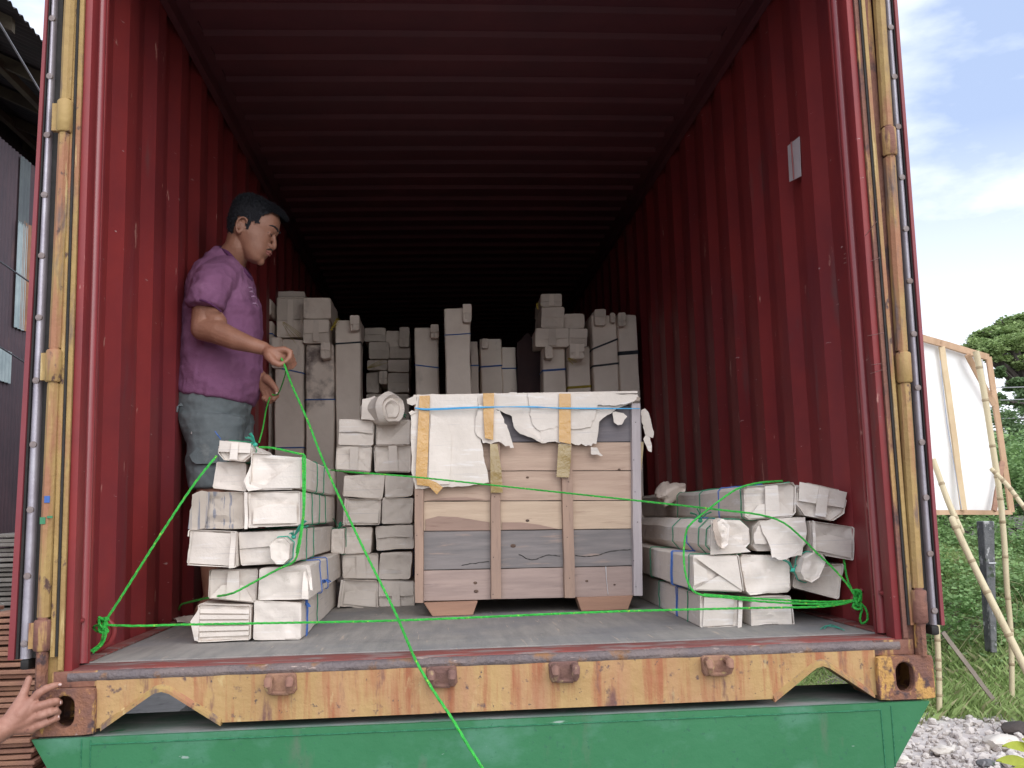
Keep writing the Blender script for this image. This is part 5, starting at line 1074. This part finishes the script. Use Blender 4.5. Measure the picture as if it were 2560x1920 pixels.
# ================================================================ BILLBOARD FRAME, BAMBOO, POST
DB = lambda c, x, y, d: at(*c(x, y), y=d)
R3 = crop(2000, 1300, 2.675); R4 = crop(2160, 780, 2.675)
bb = thing('billboard_frame', 'back of a white banner stretched on a lumber frame, right of the container', 'billboard', DB(CB2, 450, 260, 5.3))
TLb, TRb, BRb, BLb = DB(CB, 60, 480, 5.05), DB(CB, 935, 735, 5.55), DB(CB2, 755, 268, 5.55), DB(CB2, 130, 268, 5.05)
ex = 1.5; TL0, BL0 = TLb+(TLb-TRb)*ex, BLb+(BLb-BRb)*ex
bm = bmesh.new(); off = Vector((-.02, .05, 0)); loft(bm, [[TL0+off, TRb+off, BRb+off, BL0+off], [p+Vector((-.001, .006, 0))+off for p in (TL0, TRb, BRb, BL0)]]); fin('banner_sheet', bm, SHEETW, bb, 0)
def lumber(nm, a, b, wd, dp, m_=FRAMEW, par=bb):
    a, b = Vector(a), Vector(b); d = (b-a).normalized(); n = Vector((-.1, -1, 0)).normalized(); sd_ = d.cross(n).normalized(); n = sd_.cross(d).normalized(); bm = bmesh.new(); rg = []
    for k in range(9):
        p = a.lerp(b, k/8)+sd_*.004*noise.noise(Vector((k*.6, a.x*3, 0))); rg.append([p+sd_*u*wd/2+n*v*dp/2 for u, v in ((-1, -1), (1, -1), (1, 1), (-1, 1))])
    loft(bm, rg); return fin(nm, bm, m_, par, 20)
lumber('frame_bar', TL0, TRb, .055, .03); lumber('frame_bar', BL0, BRb, .040, .03); lumber('frame_bar', TRb+Vector((0, -.01, 0)), BRb+Vector((0, -.01, 0)), .045, .03)
lumber('frame_bar', DB(CB, 300, 590, 5.18), DB(CB2, 362, 250, 5.18), .045, .03, mat('pale_lumber', (.66, .52, .33), (.56, .42, .26), 4, .7, .3, 20)); lumber('frame_brace', DB(CB, 655, 700, 5.33), DB(CB, 1020, 1390, 5.5), .045, .025); lumber('frame_brace', DB(R4, 925, 1000, 5.5), DB(R4, 870, 1330, 5.4), .04, .025, W_S)
bm = bmesh.new(); tube(bm, [DB(CB, 280, 780, 5.16), DB(CB, 370, 1640, 5.16), DB(CB2, 345, 240, 5.16)], .006, 5, flat=.3); fin('sheet_seam', bm, mat('blue_grey_seam', (.40, .46, .60), None, 4, .6, 0), bb)
def bamboo(label, pts, r0, r1, nodes=8, extra=None):
    pts = [Vector(p) for p in pts]; sp = smooth_path(pts, 10); n = len(sp); root = thing('bamboo_pole', label, 'bamboo pole', sp[-1], 'bamboo poles propping the billboard')
    bm = bmesh.new(); tube(bm, sp, [(r0+(r1-r0)*k/(n-1))*(1+.03*noise.noise(Vector((k*.5, r0*99, 0)))) for k in range(n)], 14); fin('culm', bm, BAMB, root, 40)
    for k in range(1, nodes):
        t = (k+.2*math.sin(k*5))/nodes*(n-1); i = min(n-2, int(t)); p = sp[i].lerp(sp[i+1], t-i); d = (sp[i+1]-sp[i]).normalized(); rr = r0+(r1-r0)*t/n
        bm = bmesh.new(); tube(bm, [p-d*.014, p-d*.004, p+d*.004, p+d*.014], [rr*.98, rr*1.12, rr*1.12, rr*.98], 14); fin('node', bm, BAMD, root, 40)
    if extra: p, m_, hh = extra; bm = bmesh.new(); tube(bm, [p-Vector((0, 0, hh)), p+Vector((0, 0, hh))], r1*1.1, 14); fin('tape_band', bm, m_, root, 40)
    return root
bamboo('upright bamboo pole at the right end of the billboard', [DB(R4, 748, 262, 5.25), DB(R4, 800, 520, 5.25), DB(R4, 860, 900, 5.22), DB(R4, 905, 1200, 5.2), DB(R4, 935, 1500, 5.2), DB(R3, 1385, 460, 5.2), DB(R3, 1412, 800, 5.2), DB(R3, 1418, 1280, 5.2)], .027, .021, 11)
bamboo('thick slanting bamboo prop crossing in front of the billboard', [DB(R4, 462, 985, 4.85), DB(R4, 560, 1260, 4.75), DB(R4, 650, 1470, 4.65), DB(R3, 1020, 0, 4.5), DB(R3, 1170, 320, 4.4), DB(R3, 1330, 640, 4.3), DB(R3, 1500, 980, 4.2), DB(R3, 1640, 1260, 4.1)], .022, .029, 9)
bamboo('thin bamboo brace running down off the right side of the billboard', [DB(R4, 850, 1048, 5.1), DB(R4, 960, 1160, 5.0), DB(R4, 1075, 1310, 4.9), DB(R4, 1500, 1850, 4.5), DB(R4, 1900, 2440, 4.2)], .018, .020, 10)
tp = DB(R3, 926, 1308, 4.85)
bamboo('short upright bamboo stake beside the container corner with a white tape band', [DB(R3, 880, 0, 4.9), DB(R3, 918, 780, 4.88), DB(R3, 930, 1080, 4.86), DB(R3, 932, 1345, 4.85)], .024, .021, 9, (tp, WHITET, .012))
st_ = lumber('wooden_stick', DB(R3, 955, 750, 4.95), DB(R3, 1368, 1300, 4.9), .032, .018, mat('grey_stick', (.30, .26, .21), (.24, .20, .17), 5, .8, .3, 30), None); tag(st_, 'thin grey lumber stick slanting down into the grass', 'stick')
cpz = thing('concrete_fence_post', 'weathered dark concrete fence post behind the slanting bamboo', 'fence post', DB(R3, 1300, 810, 6.4)); bm = bmesh.new(); rg = []
for k in range(13):
    t = k/12; l, r_ = DB(R3, 1224+58*t, 8+880*t, 6.4), DB(R3, 1300+20*t, 8+880*t, 6.4); j = .006*noise.noise(Vector((k*.9, 1, 1)))
    rg.append([l+Vector((j, 0, 0)), r_+Vector((j, 0, 0)), r_+Vector((j, .12, 0)), l+Vector((j, .12, 0))])
loft(bm, rg); bevel_all(bm, .006, 1); fin('post', bm, POST, cpz, 30)
bm = bmesh.new(); tube(bm, [DB(CB2, 570, 690, 6.38), DB(CB2, 630, 690, 6.38)], .006, 6); fin('wire_tie', bm, WHITET, cpz)

# ================================================================ VEGETATION
def quads_mesh(name, V, F, m, parent=None):
    me = bpy.data.meshes.new(name); me.from_pydata(V.reshape(-1, 3).tolist(), [], F.tolist()); me.materials.append(m); me.shade_smooth() if False else None
    return link(bpy.data.objects.new(name, me), parent)
def leaf_verts(cen, size, up=.35, r=rng):
    n = len(cen); d = r.normal(size=(n, 3)); d[:, 2] = np.abs(d[:, 2])*.4; d /= np.linalg.norm(d, axis=1)[:, None]
    nn = r.normal(size=(n, 3)); nn[:, 2] += up*3; s_ = np.cross(d, nn); s_ /= np.linalg.norm(s_, axis=1)[:, None]
    sz = (size*(.6+.8*r.random(n)))[:, None]; dr = np.array([0, 0, -.25])*sz
    V = np.stack([cen, cen+d*sz*.45+s_*sz*.30, cen+d*sz+dr, cen+d*sz*.45-s_*sz*.30], 1); F = np.arange(n*4).reshape(n, 4); return V, F
def clump_points(blobs, n, shell=.35, r=rng, sub=40, subr=.34):
    """leaf positions gathered in small sprays over each blob, leaving gaps"""
    out = []; tot = sum(b[3]*b[4] for b in blobs)
    for x, y, z, rx, rz in blobs:
        k = int(n*rx*rz/tot); ns = max(3, int(sub*rx*rz*4)); 
        c = r.normal(size=(ns, 3)); c /= np.linalg.norm(c, axis=1)[:, None]; c *= (shell+(1-shell)*r.random(ns))[:, None]
        i = r.integers(0, ns, k); p = c[i]+r.normal(size=(k, 3))*subr*.36
        out.append(np.array([x, y, z])+p*np.array([rx, rx, rz]))
    return np.concatenate(out)
def ghv(x, y): return gh(x, y)
# grass
n = 80000; gx = rng.uniform(1.7, 9.0, n); gy = rng.uniform(4.3, 9.5, n); kp = (gx-3.0)*.1+gy > 4.75+.12*np.sin(gx*7); gx, gy = gx[kp], gy[kp]; n = len(gx)
gz = np.array([ghv(a, b) for a, b in zip(gx, gy)]); hgt = rng.uniform(.04, .13, n)*(1+.6*np.sin(gx*2.1)*np.sin(gy*2.7)); ang = rng.uniform(0, 6.28, n); ln = rng.uniform(.2, 1.1, n)*hgt
B = np.stack([gx, gy, gz], 1); sd2 = np.stack([np.cos(ang+1.57), np.sin(ang+1.57), 0*ang], 1)*.0032; tp_ = B+np.stack([np.cos(ang)*ln, np.sin(ang)*ln, hgt], 1); md_ = B+np.stack([np.cos(ang)*ln*.35, np.sin(ang)*ln*.35, hgt*.62], 1)
V = np.stack([B-sd2, B+sd2, md_+sd2*.8, tp_, md_-sd2*.8], 1); F = np.arange(n*5).reshape(n, 5); cut = int(n*.86)
tag(quads_mesh('grass', V[:cut], F[:cut], GRASS), 'bright green grass beside the gravel on the right', 'grass', kind='stuff'); tag(quads_mesh('dry_grass', V[cut:], F[cut:]-cut*5, GRASS2), 'dry pale blades among the green grass', 'grass', kind='stuff')
# vines over the bank
blobs = []
for k in range(260):
    x = rng.uniform(1.3, 10.5); y = rng.uniform(6.3, 10.5)
    if x*.55+y*.85 < 8.0: continue
    z = ghv(x, y); h = rng.uniform(.10, .38); blobs.append((x, y, z+h*.5, rng.uniform(.25, .5), h))
V, F = leaf_verts(clump_points(blobs, 60000, .5), .055); tag(quads_mesh('vine_thicket', V, F, LEAFA), 'tangled green vines covering the bank behind the grass', 'vines', kind='stuff')
bm = bmesh.new()
for k in range(140):
    x = rng.uniform(2.8, 7.5); y = rng.uniform(6.2, 7.6); z = ghv(x, y)+rng.uniform(0, .25); a = Vector((x, y, z)); b = a+Vector((rng.uniform(-.25, .25), rng.uniform(-.2, .2), rng.uniform(-.1, .35))); tube(bm, smooth_path([a, a.lerp(b, .5)+Vector((.03, 0, .05)), b], 3), .003, 4)
tag(fin('dry_stems', bm, GRASS2, None, 0), 'dry pale stems poking out of the vines', 'stems', kind='stuff')
def shrub(label, x, y, r_, h, m_, n=12000, sz=.065, seed=0):
    rg_ = np.random.default_rng(seed); z = ghv(x, y); root = thing('shrub', label, 'shrub', (x, y, z), 'shrubs behind the bank')
    bl = [(x+rg_.normal()*r_*.45, y+rg_.normal()*r_*.3, z+h*rg_.uniform(.15, .80), r_*rg_.uniform(.35, .6), h*rg_.uniform(.16, .28)) for _ in range(9)]
    V, F = leaf_verts(clump_points(bl, n, .3, rg_, 40), sz, r=rg_); quads_mesh('foliage', V, F, m_, root)
    bm = bmesh.new()
    for b in bl: tube(bm, smooth_path([(x, y, z-.05), ((x+b[0])/2+.05, (y+b[1])/2, (z+b[2])/2), (b[0], b[1], b[2])], 3), [.03, .027, .024, .02, .016, .012, .008], 6)
    fin('stem', bm, BARK, root)
    return root
for k, a in enumerate(((3.2, 11.3, 1.3, 1.6), (5.0, 11.0, 1.3, 1.75), (6.7, 10.6, 1.2, 1.9), (8.6, 10.9, 1.4, 1.8), (5.9, 13.4, 1.7, 2.5), (8.2, 13.8, 1.8, 2.8), (10.6, 12.2, 1.6, 2.4), (1.4, 11.6, 1.2, 1.4))):
    shrub(['leafy green shrub low behind the container door edge', 'leafy shrub directly under the left part of the billboard', 'bushy shrub behind the concrete post', 'bushy shrub right of the upright bamboo', 'tall dark shrub under the billboard further back', 'tallest dark shrub below the big tree', 'dark shrub at the far right below the tree', 'low shrub seen under the container through the right pocket'][k], *a, LEAFB if k in (4, 5, 6) else LEAFA, seed=50+k)
# big spreading tree
def tree(label, trunk, blobs_px, dist, m_, n, sz, seed=0, tr_r=.35):
    rg_ = np.random.default_rng(seed); bl = []
    for px, py, rw, rh, dd in blobs_px:
        c = at(px, py, y=dist+dd); mpp = (dist+dd+2.7)/FPX; bl.append((c.x, c.y, c.z, rw*mpp, rh*mpp))
    root = thing('tree', label, 'tree', (trunk[0], trunk[1], GZ+1), None)
    V, F = leaf_verts(clump_points(bl, n, .15, rg_, 60, .42), sz, r=rg_); quads_mesh('crown', V, F, m_, root)
    bm = bmesh.new(); fork = Vector((trunk[0], trunk[1], trunk[2])); tube(bm, smooth_path([(trunk[0]+.3, trunk[1], GZ), (trunk[0]+.1, trunk[1], trunk[2]*.5), fork], 5), [tr_r*(1-.04*k) for k in range(11)], 12)
    for b in bl:
        e = Vector((b[0], b[1], b[2])); m0_ = fork.lerp(e, .5)+Vector((0, 0, .25*(e-fork).length*.3)); tube(bm, smooth_path([fork, m0_, e], 5), [tr_r*.45*(1-.085*k) for k in range(11)], 7)
        for _ in range(3):
            e2 = e+Vector((rg_.normal()*b[3]*.6, rg_.normal()*b[3]*.5, rg_.uniform(0, .8)*b[4])); tube(bm, [m0_.lerp(e, .7), e2.lerp(e, .4), e2], [tr_r*.14, tr_r*.09, tr_r*.03], 5)
    fin('trunk', bm, BARK, root)
    return root
tk = at(2600, 1150, y=23); 
tree('big spreading green tree rising behind the billboard', (tk.x, tk.y, 3.0), [(2440, 868, 48, 18, 0), (2475, 838, 42, 18, .5), (2510, 820, 48, 20, 1), (2550, 806, 50, 22, 1), (2600, 800, 60, 26, 2), (2470, 880, 45, 15, -1), (2520, 860, 60, 24, -1), (2575, 850, 60, 28, 0), (2640, 840, 70, 36, 1), (2700, 850, 70, 40, 1), (2620, 890, 60, 24, 0), (2550, 885, 45, 14, 1), (2760, 900, 70, 50, 1), (2450, 884, 30, 12, 0), (2495, 896, 36, 14, -1), (2540, 902, 40, 14, 0), (2590, 905, 50, 18, -1), (2530, 840, 60, 22, 0), (2580, 825, 60, 24, 0), (2650, 905, 50, 24, 0)], 23, LEAFC, 90000, .10, 5)
tree('dark lower tree standing below the big crown', (tk.x-.6, tk.y-3, 2.0), [(2500, 930, 20, 18, 0), (2535, 960, 30, 22, 0), (2500, 1000, 22, 20, 0), (2560, 1010, 36, 28, 1), (2520, 1050, 30, 26, 0), (2500, 1110, 30, 34, 0), (2550, 1100, 40, 34, 0), (2600, 980, 45, 40, 1), (2620, 1070, 50, 50, 0), (2530, 1170, 42, 40, 0), (2480, 1180, 32, 34, 1), (2600, 1180, 60, 50, 0), (2555, 1230, 60, 40, -1), (2680, 1100, 60, 80, 0)], 19, LEAFB, 70000, .09, 6, .16)
# distant wood behind everything
bl = [(float(x), 34+rng.uniform(-2, 3), GZ+rng.uniform(.6, 2.4), rng.uniform(1.6, 2.6), rng.uniform(1.0, 1.8)) for x in np.arange(4, 40, 1.5)]
V, F = leaf_verts(clump_points(bl, 40000, .5), .22); tag(quads_mesh('distant_wood', V, F, LEAFB), 'far row of dark trees low behind the shrubs', 'trees', kind='stuff')
for k, (ya, yb_) in enumerate(((969, 967), (1000, 998), (1046, 1044))):
    a, b = at(2420, ya+3, y=15), at(2700, yb_-4, y=15.5); bm = bmesh.new(); tube(bm, [a+(a-b)*2, a, b, b+(b-a)*3], .010, 5)
    tag(fin('power_line', bm, WIREL, None), ['highest thin power line in front of the trees', 'middle thin power line in front of the trees', 'lowest thin power line in front of the trees'][k], 'cable', 'power lines on the right')
# gravel and boulders
n = 6500; bm = bmesh.new(); rr = random.Random(4); tmpl = bmesh.new(); bmesh.ops.create_icosphere(tmpl, subdivisions=1, radius=1); tv = [v.co.copy() for v in tmpl.verts]; tf = [[v.index for v in f.verts] for f in tmpl.faces]; tmpl.free()
def stone(bm, c, r_, sq=.85):
    so = Vector((rr.random()*50, rr.random()*50, 0)); rot = Matrix.Rotation(rr.random()*6.28, 3, 'Z')
    sx, sy, sz_ = r_*rr.uniform(.7, 1.3), r_*rr.uniform(.6, 1.1), r_*sq*rr.uniform(.6, 1.2)
    vs = [bm.verts.new(Vector(c)+rot @ Vector((v.x*sx, v.y*sy, v.z*sz_))*(1+.7*noise.noise(v*1.6+so))) for v in tv]
    for f in tf: bm.faces.new([vs[i] for i in f])
for k in range(n):
    x = rr.uniform(1.7, 6.5); y = rr.uniform(1.2, 5.0)
    if (x-3)*.1+y > 4.85: continue
    s_ = .010+.030*rr.random()**2.5; stone(bm, (x, y, GZ+s_*.3+.07*max(0, noise.noise(Vector((x*1.3, y*1.5, 0))))+.02), s_)
tag(fin('gravel', bm, STONE, None, 25), 'pale rubble and gravel at the lower right', 'gravel', kind='stuff')
bm = bmesh.new(); gg = 24
vv = [[bm.verts.new((1.6+i*5/gg, 1.0+j*4.1/gg, GZ+.012+.07*max(0, noise.noise(Vector(((1.6+i*5/gg)*1.3, (1.0+j*4.1/gg)*1.5, 0)))))) for i in range(gg+1)] for j in range(gg+1)]
for j in range(gg):
    for i in range(gg): bm.faces.new((vv[j][i], vv[j][i+1], vv[j+1][i+1], vv[j+1][i]))
struct(fin('gravel_ground', bm, STONE, None, 60))
for k, (px, py, s_, lb) in enumerate(((2510, 1850, .10, 'large pale boulder at the edge of the grass'), (2255, 1892, .045, 'small pale boulder at the trailer corner'), (2355, 1868, .055, 'whitish boulder in the middle of the rubble edge'), (2475, 1905, .06, 'dark grey stone in the rubble'), (2550, 1815, .10, 'brown broken root stump at the right edge'))):
    p = at(px, py+8, z=GZ+.05); bm = bmesh.new(); bmesh.ops.create_icosphere(bm, subdivisions=3, radius=1)
    for v in bm.verts: v.co = Vector((v.co.x*s_*1.3, v.co.y*s_, v.co.z*s_*.6))*(1+.35*noise.noise(v.co*1.3+Vector((k*7, 0, 0)))+.12*noise.noise(v.co*4))+p
    tag(fin('boulder', bm, [STONE2, STONE2, STONE2, POST, BARK][k], None, 30), lb, 'stone', 'loose stones at the lower right')
# yellow-green leaves close to the camera at the lower right
pl = thing('leafy_plant', 'yellow green broad leaves at the lower right corner', 'plant', at(2570, 1960, y=2.6)); root_ = at(2600, 1990, y=2.6)
for k, (a, b, wd) in enumerate((((2600, 1890), (2505, 1868), .05), ((2590, 1925), (2490, 1905), .055), ((2610, 1900), (2555, 1850), .05), ((2600, 1960), (2530, 1925), .05), ((2640, 1930), (2580, 1880), .05))):
    A, Bq = at(*a, y=2.6), at(*b, y=2.55); d = Bq-A; sdv = d.cross(Vector((0, -1, .3))).normalized(); bm = bmesh.new(); rows = []
    for j in range(8):
        t = j/7; w_ = wd*math.sin(math.pi*min(1, t*.93+.07))**.8*.5+.001; c = A+d*t+Vector((0, 0, .02*math.sin(math.pi*t))); rows.append([bm.verts.new(c-sdv*w_+Vector((0, 0, .008))), bm.verts.new(c), bm.verts.new(c+sdv*w_+Vector((0, 0, .008)))])
    for p_, q_ in zip(rows, rows[1:]):
        for i in (0, 1): bm.faces.new((p_[i], p_[i+1], q_[i+1], q_[i]))
    fin('leaf', bm, LEAFY, pl, 60); bm = bmesh.new(); tube(bm, smooth_path([root_, A], 4), .003, 6); fin('stalk', bm, LEAFY, pl)

# ================================================================ SHED ON THE LEFT
sh = thing('corrugated_shed', 'dark corrugated sheet metal shed with overhanging roof, left of the container', 'shed', (-5, 9, GZ))
def corr(y0, y1, z0, z1, x, amp=.010, pitch=.076):
    bm = bmesh.new(); y = y0; pr_ = []
    while y < y1: pr_.append((x+amp*math.cos(2*math.pi*y/pitch), y)); y += pitch/6
    lo = [bm.verts.new((a, b, z0)) for a, b in pr_]; hi = [bm.verts.new((a, b, z1)) for a, b in pr_]
    for i in range(len(pr_)-1): bm.faces.new((lo[i], lo[i+1], hi[i+1], hi[i]))
    return bm
WX = -4.2
fin('wall', corr(4.0, 18, GZ+.2, 4.15, WX), SHED, sh, 60)
box('upper_wall', (WX-1.6, 4.0, 4.2), (WX-1.5, 18, 6.4), SHEDR, sh, 0)
# translucent and rusty patches sit just proud of the wall sheet
def patch(nm, x0, x1, ya, yb_, m_):
    c = [at(x0, ya, x=WX+.03), at(x1, ya, x=WX+.03), at(x1, yb_, x=WX+.03), at(x0, yb_, x=WX+.03)]; y0 = min(p.y for p in c); y1 = max(p.y for p in c); z0 = min(p.z for p in c); z1 = max(p.z for p in c)
    return fin(nm, corr(y0, y1, z0, z1, WX+.025), m_, sh, 60)
patch('translucent_panel', 54, 74, 405, 560, mat('dull_clear_panel', (.13, .15, .15), (.10, .115, .12), 4, .5, .1, 20)); patch('translucent_panel', 44, 60, 560, 820, SHEDT); patch('rusty_panel', 60, 72, 560, 825, SHEDO); patch('translucent_panel', -20, 28, 880, 945, SHEDT)
# roof: corrugated sheet rising away from the eave, with rafters
bm = bmesh.new(); y = 2.0; pr_ = []
while y < 18: pr_.append((y, .016*math.cos(2*math.pi*y/.11))); y += .11/6
e0 = [bm.verts.new((-3.5, yy, 4.68+dz_)) for yy, dz_ in pr_]; e1 = [bm.verts.new((-7.5, yy, 6.6+dz_)) for yy, dz_ in pr_]
for i in range(len(pr_)-1): bm.faces.new((e0[i], e0[i+1], e1[i+1], e1[i]))
fin('roof', bm, SHEDR, sh, 60)
for k in range(12):
    bm = bmesh.new(); yy = 2.5+k*1.3; loft(bm, [[(x, yy, z), (x, yy+.06, z), (x, yy+.06, z-.12), (x, yy, z-.12)] for x, z in ((-3.6, 4.70), (-7.4, 6.52))]); fin('rafter', bm, mat('old_rafter_wood', (.12, .10, .06), (.08, .06, .045), 5, .8, .2, 20), sh, 0)
for k in range(3):
    xx = -4.3-k*1.0; box('purlin', (xx, 2.2, 4.86+(k)*.48), (xx+.06, 17.5, 4.94+k*.48), MATS['old_rafter_wood'], sh, 0)
for yy in (4.0, 17.9): box('end_wall', (-7.5, yy, GZ+.2), (WX-.02, yy+.04, 4.5), SHED, sh, 0)
for k, (a, b) in enumerate((((0, 60), (110, 245)), ((-20, 640), (75, 706)), ((-20, 855), (60, 905)))):
    A, B_2 = at(*a, y=3.5+.2*k), at(*b, y=4.8+.2*k); bm = bmesh.new(); tube(bm, [A+(A-B_2)*2, A, B_2, B_2+(B_2-A)*.6], .007, 6); tag(fin('hanging_cable', bm, WIRE if k else WIREL, None), ['thin cable running up to the shed eave', 'black cable in front of the shed at mid height', 'black cable in front of the shed, the lowest one'][k], 'cable', 'cables by the shed')
# stacks of roof tiles
def tile_stack(label, x, y, z0, z1, w_, m_, seed, d_=.34):
    rd = random.Random(seed); bm = bmesh.new(); z = z0
    while z < z1:
        t = .026; jx, jy = rd.uniform(-.02, .02), rd.uniform(-.03, .03); a = rd.uniform(-.03, .03)
        vs = bx(bm, (x-w_/2+jx, y-d_/2+jy, z), (x+w_/2+jx, y+d_/2+jy, z+t))
        for v in vs: v.co.z += a*(v.co.y-y)+.012*math.cos((v.co.x-x)/w_*3); v.co.x += a*(v.co.y-y)*.5
        z += t+.010
    bevel_all(bm, .004, 1); return tag(fin('tile_stack', bm, m_, None, 30), label, 'tile stack', 'stacks of roof tiles by the shed')
kz = GZ+.205
tile_stack('grey mossy roof tile stack beside the door edge, against the shed', -3.32, 5.05, kz, .46, .36, TILEG, 1); tile_stack('second grey mossy tile stack reaching the left picture edge', -3.72, 5.0, kz, .42, .36, TILEG, 2)
tile_stack('tall brown clay tile stack left of the helping hand', -2.95, 4.2, GZ+.02, -.02, .30, TILE, 3); tile_stack('brown clay tile stack at the left picture edge above the forearm', -3.30, 4.15, GZ+.02, .04, .30, TILE, 4)
tile_stack('low brown clay tile stack behind the hinge side of the left door', -2.62, 4.3, GZ+.02, -.22, .30, TILE, 5); tile_stack('brown clay tile stack further back under the grey ones', -2.9, 4.75, GZ+.02, .10, .34, TILE, 6)
